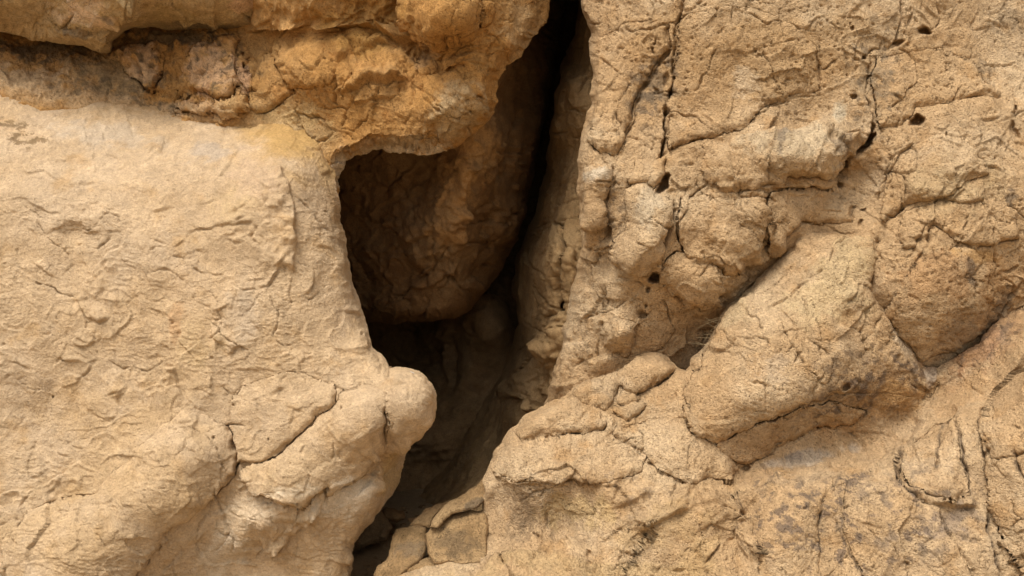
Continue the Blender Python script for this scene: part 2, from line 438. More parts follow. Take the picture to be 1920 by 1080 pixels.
def relief_flank(p, U, V, Wu, Wv):
    h = .04*fbm(p, 2.4, 3, .5, 1)+.016*fbm(p, 7, 4, .55, 2)+grit(p, .0024)+facet(Wu, Wv, 40, 120, .030, 3)
    h = h+.022*fbm(p*np.array([1.3, 1.2, .3]), 6, 4, .58, 55, True)+flakes(p*np.array([1, 1, .5]), 4, .02, 4, 5, .06)
    return h+cracknet(Wu, Wv, p, 60, 1.8, .02, 7, .0)

def relief_boulder(p, U, V, Wu, Wv):
    h = .03*fbm(p, 2.7, 3, .5, 1)+.011*fbm(p, 8, 4, .55, 2)+grit(p, .0028)
    h = h+facet(Wu, Wv, 100, 260, .062, 3)+facet(Wu, Wv, 42, 120, .024, 5)+facet(Wu, Wv, 16, 46, .007, 7)
    h = h+flakes(p*np.array([1, 1, .6]), 3.4, .010, 4, 5, .05, .05)+cracknet(Wu, Wv, p, 150, 2.0, .016, 10, .0)+cracknet(Wu, Wv, p, 70, 1.7, .010, 19, .08)+pits(U, V, p, 16, 2.8, .006, 11, .6)
    rough = sstep(1560, 1700, U)*sstep(820, 700, V)+sstep(930, 1000, V)*.7
    h = h+rough*(.010*fbm(p, 14, 4, .65, 59, True)+facet(Wu, Wv, 18, 50, .010, 9))
    return h

def relief_stone(p, U, V, Wu, Wv):
    return .012*fbm(p, 6, 4, .55, 2)+grit(p, .0028)+facet(Wu, Wv, 34, 95, .040, 3)+facet(Wu, Wv, 14, 40, .009, 5)+flakes(p, 6, .012, 3, 5, .05)+cracknet(Wu, Wv, p, 60, 2, .012, 10, .0)

def relief_cave(p, U, V, Wu, Wv):
    h = .06*fbm(p, 2.0, 4, .5, 1)+.02*fbm(p, 7, 4, .55, 2)+grit(p, .003)+facet(Wu, Wv, 70, 180, .08, 3)+facet(Wu, Wv, 28, 80, .028, 5)
    return h+flakes(p, 2.6, .035, 4, 5, .06)

PALE = [(.475, .328, .186), (.505, .362, .222), (.435, .276, .132)]
OCHRE = [(.40, .205, .062), (.44, .25, .095), (.32, .142, .036)]
TAN = [(0.44, 0.283, 0.143), (0.5, 0.35, 0.2), (0.38, 0.222, 0.095)]
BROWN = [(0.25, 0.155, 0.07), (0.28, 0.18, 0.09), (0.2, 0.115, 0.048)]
DARKST = (.10, .075, .055)

# ------------------------------------------------------------------ ground and the cliff round about
def ground():
    xs = np.concatenate([np.linspace(-60, -4, 30), np.linspace(-3.9, 3.9, 160), np.linspace(4, 60, 30)])
    ys = np.concatenate([np.linspace(-80, -6, 30), np.linspace(-5.9, 4.0, 200), np.linspace(4.2, 60, 20)])
    X, Y = np.meshgrid(xs, ys); q = np.stack([X, Y, 0*X], -1)
    Z = .03*fbm(q, 1.1, 3)+.012*fbm(q, 6, 3, .5, 3)+.10*sstep(1.2, 2.4, Y)*np.exp(-(X/1.2)**2)
    idx = np.arange(X.size).reshape(X.shape)
    f = np.stack([idx[:-1, :-1].ravel(), idx[:-1, 1:].ravel(), idx[1:, 1:].ravel(), idx[1:, :-1].ravel()], 1)
    t = np.array((.36, .26, .15))*(1+.25*fbm(q, 3, 3, .5, 5))[..., None]
    o = link_mesh('ground', np.stack([X, Y, Z], -1).reshape(-1, 3), f, t.reshape(-1, 3), M_SMOOTH)
    tag(o, 'dry sandy ground at the foot of the rocks', kind='structure')
ground()

def cliff():
    # the rock that goes on past the picture: face with an opening, roof, sides and back that close the cave
    P_, F_, n0 = [], [], 0
    def sheet(fn, a, b, hole=None):
        nonlocal n0
        A, B = np.meshgrid(a, b); p = fn(A, B); p = p+(.10*fbm(p, .9, 4, .5, 2)+.03*fbm(p, 5, 3, .5, 6))[..., None]*np.array([.3, -1, .2])
        idx = np.arange(A.size).reshape(A.shape)+n0; n0 += A.size
        q = np.stack([idx[:-1, :-1], idx[:-1, 1:], idx[1:, 1:], idx[1:, :-1]], -1)
        if hole is not None:
            c = hole((A[:-1, :-1]+A[1:, 1:])/2, (B[:-1, :-1]+B[1:, 1:])/2); q = q[~c]
        P_.append(p.reshape(-1, 3)); F_.append(q.reshape(-1, 4))
    xs = np.linspace(-8, 8, 260); zs = np.linspace(-.4, 8, 140)
    sheet(lambda a, b: np.stack([a, .75+.12*np.abs(b-1.6)-.05*np.abs(a), b], -1), xs, zs, lambda a, b: (a > -3.45) & (a < 2.85) & (b < 3.4))
    sheet(lambda a, b: np.stack([a, 0*a+4.6, b], -1), np.linspace(-8, 8, 60), np.linspace(-.4, 8, 40))
    sheet(lambda a, b: np.stack([a, b, 0*a+7.9], -1), np.linspace(-8, 8, 60), np.linspace(.9, 4.7, 20))
    for x in (-7.9, 7.9): sheet(lambda a, b: np.stack([0*a+x, a, b], -1), np.linspace(.2, 4.7, 20), np.linspace(-.4, 8, 40))
    p = np.concatenate(P_); t = np.array((.42, .30, .165))*(1+.3*fbm(p, 2, 4))[:, None]
    tag(link_mesh('cliff', p, np.concatenate(F_), t, M_PORE), 'sandstone cliff going on round the cleft', kind='structure')
cliff()

# ------------------------------------------------------------------ inside the cleft
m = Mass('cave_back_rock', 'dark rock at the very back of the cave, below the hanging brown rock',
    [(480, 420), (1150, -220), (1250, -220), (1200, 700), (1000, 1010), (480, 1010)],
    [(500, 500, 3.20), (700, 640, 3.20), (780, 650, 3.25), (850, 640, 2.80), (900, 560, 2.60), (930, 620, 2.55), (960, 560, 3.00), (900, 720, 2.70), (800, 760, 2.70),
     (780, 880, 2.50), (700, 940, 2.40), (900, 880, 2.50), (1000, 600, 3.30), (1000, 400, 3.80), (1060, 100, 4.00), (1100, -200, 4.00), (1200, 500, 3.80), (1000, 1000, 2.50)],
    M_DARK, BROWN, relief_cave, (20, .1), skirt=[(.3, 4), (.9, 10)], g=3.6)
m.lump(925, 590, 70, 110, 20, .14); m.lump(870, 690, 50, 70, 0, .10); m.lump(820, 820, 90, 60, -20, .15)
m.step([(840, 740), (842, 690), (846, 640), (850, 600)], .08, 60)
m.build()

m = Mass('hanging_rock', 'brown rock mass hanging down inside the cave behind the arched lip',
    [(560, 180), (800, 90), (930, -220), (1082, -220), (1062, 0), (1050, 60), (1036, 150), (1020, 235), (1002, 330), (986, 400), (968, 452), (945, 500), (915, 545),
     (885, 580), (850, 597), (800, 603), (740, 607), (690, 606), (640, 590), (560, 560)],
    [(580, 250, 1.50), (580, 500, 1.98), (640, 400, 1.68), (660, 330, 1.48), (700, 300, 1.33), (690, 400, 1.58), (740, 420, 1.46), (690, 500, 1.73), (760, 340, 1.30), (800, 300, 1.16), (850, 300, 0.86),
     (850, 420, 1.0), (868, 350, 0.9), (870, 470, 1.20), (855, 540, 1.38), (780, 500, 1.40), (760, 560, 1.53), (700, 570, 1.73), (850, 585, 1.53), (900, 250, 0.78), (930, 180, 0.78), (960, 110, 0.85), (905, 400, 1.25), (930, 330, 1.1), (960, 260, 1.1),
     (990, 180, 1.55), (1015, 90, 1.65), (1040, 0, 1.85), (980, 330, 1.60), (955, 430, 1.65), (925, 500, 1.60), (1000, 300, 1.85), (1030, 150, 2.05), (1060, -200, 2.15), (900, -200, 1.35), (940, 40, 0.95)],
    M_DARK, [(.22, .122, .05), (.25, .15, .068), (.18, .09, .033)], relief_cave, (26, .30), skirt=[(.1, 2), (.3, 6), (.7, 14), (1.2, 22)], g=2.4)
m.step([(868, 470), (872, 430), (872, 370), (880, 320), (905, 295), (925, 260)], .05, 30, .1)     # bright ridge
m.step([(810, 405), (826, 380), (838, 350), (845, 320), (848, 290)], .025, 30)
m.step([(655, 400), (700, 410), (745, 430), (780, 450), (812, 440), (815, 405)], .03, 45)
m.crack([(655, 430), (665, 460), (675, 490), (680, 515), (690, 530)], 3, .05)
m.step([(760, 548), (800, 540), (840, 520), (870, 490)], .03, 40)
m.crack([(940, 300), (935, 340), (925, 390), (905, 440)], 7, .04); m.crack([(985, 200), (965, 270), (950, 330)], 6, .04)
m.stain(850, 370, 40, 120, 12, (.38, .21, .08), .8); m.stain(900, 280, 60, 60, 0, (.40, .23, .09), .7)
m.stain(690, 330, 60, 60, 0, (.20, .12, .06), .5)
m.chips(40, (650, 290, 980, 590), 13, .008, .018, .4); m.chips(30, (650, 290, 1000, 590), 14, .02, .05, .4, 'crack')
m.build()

# ------------------------------------------------------------------ the pitted cliff on the right of the cleft
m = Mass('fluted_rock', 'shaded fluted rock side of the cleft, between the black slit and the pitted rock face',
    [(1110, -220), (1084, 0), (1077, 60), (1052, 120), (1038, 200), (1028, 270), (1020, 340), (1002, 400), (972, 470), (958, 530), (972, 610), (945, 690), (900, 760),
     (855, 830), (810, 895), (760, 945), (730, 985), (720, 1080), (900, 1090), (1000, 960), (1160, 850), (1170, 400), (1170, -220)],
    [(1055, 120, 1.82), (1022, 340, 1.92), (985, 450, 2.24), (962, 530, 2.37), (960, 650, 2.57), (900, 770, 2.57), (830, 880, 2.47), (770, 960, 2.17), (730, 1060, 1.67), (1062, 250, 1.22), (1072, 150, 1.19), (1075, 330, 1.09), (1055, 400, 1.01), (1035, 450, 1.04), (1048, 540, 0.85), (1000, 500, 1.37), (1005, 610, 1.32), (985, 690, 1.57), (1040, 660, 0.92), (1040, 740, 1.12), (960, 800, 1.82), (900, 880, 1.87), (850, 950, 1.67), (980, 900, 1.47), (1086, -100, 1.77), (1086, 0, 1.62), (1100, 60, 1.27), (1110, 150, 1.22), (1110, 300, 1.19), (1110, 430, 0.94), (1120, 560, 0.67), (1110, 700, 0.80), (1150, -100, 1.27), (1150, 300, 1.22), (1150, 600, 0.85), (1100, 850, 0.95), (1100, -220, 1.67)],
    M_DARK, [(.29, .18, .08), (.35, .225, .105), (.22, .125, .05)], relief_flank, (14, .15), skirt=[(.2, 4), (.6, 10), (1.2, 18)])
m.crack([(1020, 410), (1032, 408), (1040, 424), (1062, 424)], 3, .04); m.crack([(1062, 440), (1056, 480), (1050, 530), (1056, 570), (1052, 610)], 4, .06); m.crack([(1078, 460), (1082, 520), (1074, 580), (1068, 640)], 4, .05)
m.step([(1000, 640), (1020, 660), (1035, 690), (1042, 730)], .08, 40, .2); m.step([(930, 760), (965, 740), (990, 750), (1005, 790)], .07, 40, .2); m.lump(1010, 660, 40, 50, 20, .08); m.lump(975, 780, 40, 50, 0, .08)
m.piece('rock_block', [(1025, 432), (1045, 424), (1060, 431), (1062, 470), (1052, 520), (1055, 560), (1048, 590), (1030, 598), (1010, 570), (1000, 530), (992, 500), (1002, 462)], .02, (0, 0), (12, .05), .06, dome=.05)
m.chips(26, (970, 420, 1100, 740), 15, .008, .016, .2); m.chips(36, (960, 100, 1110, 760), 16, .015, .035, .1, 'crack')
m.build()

m = Mass('pitted_rock_face', 'tall pitted tan rock face with deep cracks and round holes, right of the cleft',
    [(1096, -220), (1088, 0), (1104, 60), (1110, 120), (1106, 200), (1092, 250), (1084, 300), (1084, 370), (1092, 430), (1086, 480), (1072, 540), (1060, 600), (1050, 660), (1034, 710), (1020, 770), (1010, 860), (1100, 880), (1200, 800), (1300, 790), (1400, 690), (1500, 650), (1640, 770), (1740, 810), (1800, 770), (1920, 690), (2120, 700), (2120, -220)],
    [(1113, 60, 0.36), (1114, 130, 0.28), (1108, 210, 0.24), (1096, 270, 0.17), (1090, 330, 0.16), (1150, -200, 0.35), (1160, 0, 0.30), (1180, 120, 0.24), (1230, 180, 0.24), (1300, 100, 0.15), (1300, -200, 0.20), (1500, 60, 0.14), (1500, 180, 0.16), (1500, 235, 0.17), (1300, 240, 0.20), (1200, 270, 0.17), (1700, 100, 0.16), (1660, 200, 0.17), (1900, 100, 0.20), (2100, 0, 0.25), (2100, -200, 0.25), (1700, -200, 0.20), (2100, 300, 0.02), (2100, 600, 0.05), (1105, 400, 0.16), (1115, 470, 0.30), (1090, 560, 0.36), (1120, 330, 0.10), (1140, 380, 0.16), (1150, 470, 0.24), (1210, 420, 0.03), (1205, 480, 0.06), (1205, 530, 0.22), (1170, 540, 0.20), (1300, 310, 0.10), (1300, 400, 0.09), (1290, 470, 0.09), (1370, 300, 0.04), (1480, 280, -0.01), (1560, 300, 0.03), (1480, 345, 0.07), (1380, 400, 0.06), (1380, 460, 0.06), (1480, 400, 0.08), (1430, 450, 0.12), (1450, 490, 0.26), (1400, 530, 0.30), (1300, 530, 0.12), (1330, 555, 0.16), (1340, 610, 0.40), (1280, 610, 0.36), (1240, 600, 0.30), (1160, 620, 0.18), (1160, 690, 0.34), (1230, 690, 0.40), (1110, 650, 0.34), (1090, 720, 0.45), (1300, 700, 0.45), (1450, 600, 0.40), (1500, 640, 0.40), (1100, 840, 0.60), (1590, 330, 0.20), (1620, 380, 0.16), (1600, 430, .12), (1660, 330, 0.08), (1750, 330, 0.02), (1750, 420, -0.01), (1850, 330, 0.00), (1900, 240, 0.04), (1880, 430, -0.04), (1690, 470, .0), (1660, 540, .02), (1600, 560, 0.30), (1640, 680, .22), (1740, 790, .15), (1760, 580, -0.02), (1700, 640, .04), (1850, 560, 0.04), (1920, 520, 0.00), (1900, 650, 0.18), (1800, 700, 0.20), (1095, -200, 0.45), (1092, 0, 0.42), (1085, 400, 0.22), (1085, 470, 0.30), (1070, 560, 0.42), (1055, 640, 0.50), (1040, 720, 0.60), (1030, 780, 0.70)],
    M_PORE, TAN, relief_pitted, (20, .14), skirt=[(.1, 2), (.3, 6), (.6, 12)])
m.crack([(1283, -60), (1278, 10), (1270, 32), (1265, 65), (1262, 92), (1260, 120), (1262, 150), (1255, 190), (1248, 215)], 3.5, .05)
m.crack([(1250, 205), (1246, 230), (1247, 258), (1243, 278), (1240, 298)], 5, .16)
m.crack([(1262, 85), (1238, 112), (1218, 150), (1206, 172), (1192, 202), (1189, 225), (1178, 252), (1165, 280)], 3, .03)
for a in [(1224, 140, 14, 7, -50), (1208, 165, 10, 5, -60), (1250, 150, 5, 16, 10), (1232, 170, 9, 5, 30), (1258, 175, 4, 14, 5), (1243, 120, 6, 4, 0)]: m.hole(*a, .035)
m.hole(1244, 346, 8, 20, 22, .22); m.crack([(1262, 372), (1264, 402), (1262, 432), (1252, 455), (1247, 480)], 4, .06)
m.hole(1226, 515, 13, 13, 0, .22); m.hole(1215, 545, 4, 7, 15, .08); m.hole(1211, 571, 3.5, 4, 0, .06); m.hole(1207, 588, 8, 9, 20, .09)
m.hole(1720, 228, 14, 11, -25, .16); m.hole(1736, 58, 11, 8, -20, .12); m.hole(1638, 238, 5, 10, 10, .08); m.hole(1631, 260, 9, 16, 25, .16)
m.hole(1618, 278, 14, 5, -40, .10); m.hole(1590, 310, 6, 22, 8, .12); m.hole(1585, 345, 4, 5, 0, .07); m.hole(1622, 105, 5, 5, 0, .05); m.hole(1626, 145, 5, 5, 0, .05); m.hole(1686, 78, 14, 6, -40, .07); m.hole(1603, 50, 4, 4, 0, .05)
m.hole(1904, 205, 5, 14, 20, .06); m.hole(1905, 245, 7, 22, -20, .05); m.hole(1620, 389, 5, 4, 0, .06); m.hole(1614, 415, 4, 9, 15, .05); m.hole(1600, 182, 7, 4, 0, .05)
m.crack([(1694, -40), (1690, 25), (1686, 55), (1682, 75), (1668, 92)], 2.5, .03); m.crack([(1712, 5), (1706, 35), (1700, 62)], 2.2, .02); m.crack([(1732, -10), (1730, 20)], 2, .02)
m.crack([(1640, 95), (1630, 130), (1625, 150), (1622, 180), (1634, 205), (1641, 222), (1636, 236)], 3, .03)
m.crack([(1640, 235), (1632, 262), (1612, 285), (1594, 302), (1588, 332), (1582, 350)], 5, .08)
m.crack([(1696, 160), (1702, 195), (1690, 215), (1680, 235), (1655, 250)], 2.5, .014)
m.crack([(1808, 186), (1840, 184), (1860, 184)], 2.2, .014)
m.step([(1640, 254), (1580, 254), (1545, 249), (1480, 251), (1400, 259), (1330, 277), (1290, 287), (1245, 301)], .035, 45, .5)
m.step([(1160, 302), (1120, 306), (1090, 312)], .03, 40)
m.crack([(1400, 96), (1430, 92), (1470, 82), (1498, 66)], 2, .012); m.crack([(1440, 202), (1456, 196), (1482, 186), (1512, 180), (1548, 178)], 2.4, .016)
m.crack([(1530, 10), (1556, 45), (1580, 55), (1600, 50)], 2, .01); m.crack([(1370, 50), (1372, 15)], 2, .02); m.crack([(1226, 75), (1226, 100), (1232, 60)], 2.4, .03)
m.crack([(1437, 352), (1436, 380), (1433, 402), (1428, 430), (1420, 455), (1408, 480), (1399, 497)], 3, .035); m.crack([(1437, 385), (1452, 368)], 2.4, .02)
m.crack([(1437, 350), (1445, 320), (1462, 300)], 2.2, .014); m.crack([(1325, 275), (1330, 320), (1326, 370)], 2, .010)
m.step([(1290, 487), (1330, 492), (1380, 494), (1420, 482), (1450, 462), (1482, 442)], .035, 70, .2)
m.step([(1440, 352), (1480, 352), (1530, 352), (1580, 360)], .03, 30, .5)
m.crack([(1137, 372), (1136, 400), (1140, 430), (1150, 460)], 4, .05); m.crack([(1130, 535), (1131, 570), (1125, 605), (1118, 640), (1115, 680)], 3, .03)
m.crack([(1150, 300), (1155, 330), (1152, 360)], 3, .03)
m.step([(1170, 580), (1150, 575), (1145, 560)], .02, 20)
for a in [(1135, 400, 6, 10), (1148, 415, 7, 6), (1140, 440, 5, 9), (1120, 492, 8, 4), (1130, 480, 4, 4), (1125, 570, 3, 8)]: m.hole(*a, 0, .035)
m.crack([(1650, 430), (1640, 470), (1632, 520)], 3, .02); m.crack([(1745, 415), (1742, 440), (1735, 465), (1715, 490), (1700, 515)], 3, .03)
m.crack([(1745, 415), (1780, 445), (1815, 460)], 2.5, .02); m.crack([(1868, 470), (1868, 500), (1855, 520)], 3, .025); m.crack([(1920, 530), (1890, 560), (1870, 600), (1850, 640)], 3, .03); m.crack([(1870, 505), (1895, 512), (1920, 500)], 2.5, .02)
m.step([(1700, 385), (1760, 375), (1810, 385), (1860, 372)], .03, 40, .2); m.step([(1780, 360), (1795, 330), (1850, 325)], .025, 35, .1)
m.step([(1660, 330), (1690, 290), (1720, 262)], .03, 60, .3)
PS = 'rock_block'
m.piece(PS, [(1172, 357), (1195, 346), (1210, 350), (1230, 363), (1262, 382), (1265, 402), (1262, 430), (1252, 455), (1246, 480), (1235, 490), (1205, 503), (1180, 498), (1163, 486), (1166, 452), (1180, 420), (1176, 388)], .02, (0, .0004), (13, .05), .07, dome=.05, label='pale knobbly block jutting out above the round hole')
m.piece(PS, [(1180, 332), (1195, 306), (1248, 299), (1248, 322), (1236, 346), (1226, 359), (1212, 346), (1195, 343), (1178, 353)], .012, (0, 0), (9, .03), .06, dome=.02)
m.piece(PS, [(1092, 314), (1110, 309), (1145, 313), (1148, 340), (1141, 375), (1136, 400), (1134, 424), (1112, 430), (1096, 416), (1088, 370)], .015, (0, .0003), (12, .04), .06, dome=.04)
m.piece('rock_ledge', [(1330, 277), (1370, 266), (1420, 257), (1500, 252), (1545, 250), (1570, 264), (1580, 290), (1586, 325), (1576, 341), (1530, 338), (1480, 336), (1440, 346), (1400, 352), (1365, 358), (1335, 345), (1325, 310)], .02, (0, 0), (14, .045), .06, dome=.035, label='pale rounded ledge running across the face')
m.piece(PS, [(1135, 606), (1150, 596), (1180, 599), (1198, 606), (1199, 630), (1190, 655), (1175, 673), (1150, 662), (1133, 650), (1124, 628)], .012, (0, 0), (12, .04), .05, dome=.04)
m.piece(PS, [(1244, 528), (1246, 492), (1270, 472), (1330, 474), (1390, 496), (1398, 522), (1378, 549), (1330, 569), (1290, 571), (1260, 558)], .02, (0, .0004), (16, .05), .06, dome=.05)
m.piece(PS, [(1670, 586), (1685, 560), (1705, 526), (1730, 502), (1760, 484), (1800, 464), (1830, 478), (1846, 512), (1856, 560), (1850, 608), (1834, 634), (1800, 655), (1770, 667), (1730, 676), (1710, 656), (1690, 626), (1675, 606)], .018, (0, 0), (10, .03), .045, dome=.045, label='brownish rounded block wedged beside the gully')
for pts_, off_ in [([(1275, 372), (1320, 365), (1380, 362), (1432, 358), (1430, 400), (1425, 440), (1410, 475), (1390, 492), (1340, 490), (1295, 484), (1272, 450), (1268, 410)], .022),
        ([(1440, 362), (1480, 356), (1530, 356), (1580, 365), (1605, 380), (1600, 415), (1560, 420), (1510, 420), (1480, 436), (1450, 460), (1427, 468), (1433, 430), (1437, 395)], .018),
        ([(1118, 70), (1180, 40), (1255, 40), (1258, 90), (1235, 112), (1215, 150), (1203, 172), (1188, 205), (1176, 250), (1160, 285), (1122, 292), (1106, 268), (1118, 200), (1122, 130)], .012),
        ([(1275, 30), (1400, 14), (1500, 52), (1530, 90), (1540, 168), (1480, 182), (1440, 198), (1400, 238), (1300, 268), (1252, 285), (1256, 200), (1266, 120)], .012),
        ([(1665, 335), (1690, 292), (1725, 265), (1790, 258), (1830, 290), (1850, 330), (1800, 345), (1780, 370), (1700, 384), (1660, 418), (1652, 380)], .018),
        ([(1702, 392), (1760, 380), (1810, 388), (1862, 376), (1905, 400), (1908, 448), (1830, 468), (1790, 452), (1750, 420), (1738, 440), (1705, 468), (1682, 440)], .018),
        ([(1648, 110), (1700, 95), (1760, 90), (1830, 110), (1880, 178), (1800, 188), (1720, 203), (1690, 233), (1650, 243), (1642, 200), (1630, 150)], .012)]:
    m.piece(PS, pts_, off_, (0, .00016), (11, .036), .05, dome=.018)
m.stain(1420, 110, 330, 120, 0, (.42, .26, .12), .6, 4); m.stain(1170, 150, 80, 190, 0, (.43, .265, .125), .55, 5); m.stain(1225, 165, 42, 70, 22, (.12, .085, .055), .7, 24, .0, .2, 36, flat=True); m.stain(1640, 150, 50, 110, 5, (.13, .095, .06), .6, 26, .06, .22, 37, flat=True); m.stain(1150, 420, 26, 70, 0, (.12, .085, .055), .6, 26, .05, .2, 38, flat=True); m.stain(1395, 160, 34, 38, 0, (.54, .40, .25), .6, 18); m.stain(1573, 210, 16, 22, 0, (.52, .42, .28), .8); m.stain(1120, 325, 26, 20, 0, (.55, .45, .32), .75)
m.stain(1210, 390, 30, 40, 0, (.52, .41, .27), .55); m.stain(1480, 275, 110, 26, 0, (.52, .40, .25), .6); m.stain(1640, 330, 30, 50, 10, (.50, .37, .23), .5)
m.stain(1900, 30, 50, 40, 0, (.22, .155, .09), .6, 24, .0, .3); m.stain(1855, 125, 36, 26, 20, (.24, .17, .10), .55, 26, .05, .3); m.stain(1570, 275, 30, 24, 0, DARKST, .45, 30, 0, .2)
m.stain(1462, 265, 16, 26, 0, DARKST, .55, 34, 0, .2); m.stain(1225, 160, 36, 55, 20, (.17, .125, .08), .6, 22); m.stain(1640, 160, 40, 100, 0, (.22, .17, .11), .4, 18, 0, .3)
m.stain(1750, 520, 100, 60, 10, (.38, .21, .09), .6, 9); m.stain(1880, 520, 60, 60, 0, (.40, .23, .10), .6, 9); m.stain(1800, 620, 60, 50, 0, (.22, .15, .09), .4, 14); m.stain(1830, 480, 60, 16, 10, (.44, .24, .08), .6)
m.stain(1870, 590, 26, 80, 25, DARKST, .55, 24, 0, .25); m.stain(1812, 510, 12, 40, -15, DARKST, .55, 24, -.05, .2); m.stain(1800, 350, 120, 60, 0, (.45, .32, .17), .5, 6)
m.stain(1895, 370, 14, 20, 0, DARKST, .6, 26); m.stain(1140, 410, 16, 40, 0, (.14, .10, .065), .45, 26)
m.chips(110, (1090, 0, 1910, 640), 7, .006, .015, .5); m.chips(50, (1090, 0, 1910, 680), 8, .010, .026, .4, 'crack')
m.build()

# ------------------------------------------------------------------ upper left: recess and ochre overhang
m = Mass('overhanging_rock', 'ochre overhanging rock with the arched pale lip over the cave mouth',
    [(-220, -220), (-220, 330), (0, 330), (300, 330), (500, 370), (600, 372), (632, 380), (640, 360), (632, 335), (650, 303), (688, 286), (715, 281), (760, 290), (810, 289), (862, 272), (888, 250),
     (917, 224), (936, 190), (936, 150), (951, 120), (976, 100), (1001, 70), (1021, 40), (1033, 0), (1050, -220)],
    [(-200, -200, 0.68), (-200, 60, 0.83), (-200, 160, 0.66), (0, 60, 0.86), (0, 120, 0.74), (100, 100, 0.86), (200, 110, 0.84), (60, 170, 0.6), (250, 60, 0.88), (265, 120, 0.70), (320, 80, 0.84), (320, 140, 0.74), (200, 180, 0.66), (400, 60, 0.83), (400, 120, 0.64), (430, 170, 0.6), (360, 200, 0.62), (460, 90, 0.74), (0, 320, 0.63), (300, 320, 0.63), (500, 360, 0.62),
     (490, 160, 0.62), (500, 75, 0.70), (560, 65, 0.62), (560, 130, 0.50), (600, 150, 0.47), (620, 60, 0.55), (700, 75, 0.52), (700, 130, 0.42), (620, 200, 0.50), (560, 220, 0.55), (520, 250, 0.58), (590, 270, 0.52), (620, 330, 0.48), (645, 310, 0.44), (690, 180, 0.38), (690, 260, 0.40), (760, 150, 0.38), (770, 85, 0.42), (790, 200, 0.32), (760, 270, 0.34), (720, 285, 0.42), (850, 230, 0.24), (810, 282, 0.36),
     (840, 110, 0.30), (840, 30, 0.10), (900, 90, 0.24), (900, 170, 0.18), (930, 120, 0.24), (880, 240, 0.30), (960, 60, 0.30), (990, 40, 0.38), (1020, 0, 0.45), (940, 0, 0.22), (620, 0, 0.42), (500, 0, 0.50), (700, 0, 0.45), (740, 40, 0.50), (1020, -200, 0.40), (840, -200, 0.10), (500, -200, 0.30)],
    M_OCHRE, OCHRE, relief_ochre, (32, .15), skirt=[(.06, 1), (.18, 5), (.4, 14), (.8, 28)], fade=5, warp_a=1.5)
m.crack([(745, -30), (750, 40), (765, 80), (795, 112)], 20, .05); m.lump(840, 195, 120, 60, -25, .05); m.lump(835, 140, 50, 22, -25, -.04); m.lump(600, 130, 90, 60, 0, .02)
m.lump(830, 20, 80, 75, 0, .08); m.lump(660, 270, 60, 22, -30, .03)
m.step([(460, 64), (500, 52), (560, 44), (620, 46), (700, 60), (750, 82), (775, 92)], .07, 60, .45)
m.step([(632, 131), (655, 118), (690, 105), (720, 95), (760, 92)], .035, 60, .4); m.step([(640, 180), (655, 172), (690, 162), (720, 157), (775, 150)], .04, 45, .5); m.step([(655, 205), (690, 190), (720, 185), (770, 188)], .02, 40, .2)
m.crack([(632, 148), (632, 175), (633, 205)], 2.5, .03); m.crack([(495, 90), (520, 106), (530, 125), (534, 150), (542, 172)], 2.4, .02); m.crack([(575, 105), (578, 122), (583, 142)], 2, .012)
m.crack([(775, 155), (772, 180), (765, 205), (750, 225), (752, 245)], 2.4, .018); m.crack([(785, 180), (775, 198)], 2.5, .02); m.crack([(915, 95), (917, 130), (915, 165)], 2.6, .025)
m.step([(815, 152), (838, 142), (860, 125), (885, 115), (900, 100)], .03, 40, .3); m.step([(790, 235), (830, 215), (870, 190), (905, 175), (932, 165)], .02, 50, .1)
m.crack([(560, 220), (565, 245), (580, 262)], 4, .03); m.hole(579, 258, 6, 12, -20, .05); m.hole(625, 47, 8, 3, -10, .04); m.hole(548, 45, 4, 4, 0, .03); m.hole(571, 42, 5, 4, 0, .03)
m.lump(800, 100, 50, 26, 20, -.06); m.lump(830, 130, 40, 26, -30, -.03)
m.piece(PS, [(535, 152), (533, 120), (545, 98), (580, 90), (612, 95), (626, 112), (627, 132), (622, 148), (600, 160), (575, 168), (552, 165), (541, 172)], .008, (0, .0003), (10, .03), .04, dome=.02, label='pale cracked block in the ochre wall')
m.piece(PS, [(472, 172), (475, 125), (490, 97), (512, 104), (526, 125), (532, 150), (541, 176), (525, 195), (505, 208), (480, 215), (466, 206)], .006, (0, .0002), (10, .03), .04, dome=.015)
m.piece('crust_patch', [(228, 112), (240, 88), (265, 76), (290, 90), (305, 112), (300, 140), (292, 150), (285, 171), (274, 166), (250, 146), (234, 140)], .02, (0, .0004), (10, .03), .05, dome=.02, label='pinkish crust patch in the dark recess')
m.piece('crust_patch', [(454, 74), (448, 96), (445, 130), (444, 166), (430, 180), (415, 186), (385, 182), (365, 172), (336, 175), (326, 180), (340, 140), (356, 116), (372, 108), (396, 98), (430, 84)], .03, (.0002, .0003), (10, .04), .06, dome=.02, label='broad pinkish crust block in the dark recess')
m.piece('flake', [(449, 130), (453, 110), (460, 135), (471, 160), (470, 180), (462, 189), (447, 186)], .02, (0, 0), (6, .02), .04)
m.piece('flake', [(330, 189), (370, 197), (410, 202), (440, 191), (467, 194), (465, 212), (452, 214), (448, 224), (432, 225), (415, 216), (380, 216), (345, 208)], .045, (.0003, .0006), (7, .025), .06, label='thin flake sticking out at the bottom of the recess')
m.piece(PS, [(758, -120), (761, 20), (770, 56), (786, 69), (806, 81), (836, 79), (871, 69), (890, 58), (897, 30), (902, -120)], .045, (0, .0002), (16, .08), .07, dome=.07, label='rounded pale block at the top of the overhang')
m.piece(PS, [(896, 50), (903, 20), (908, -120), (925, -120), (922, 20), (918, 45), (904, 54)], .02, (0, 0), (8, .03), .05)
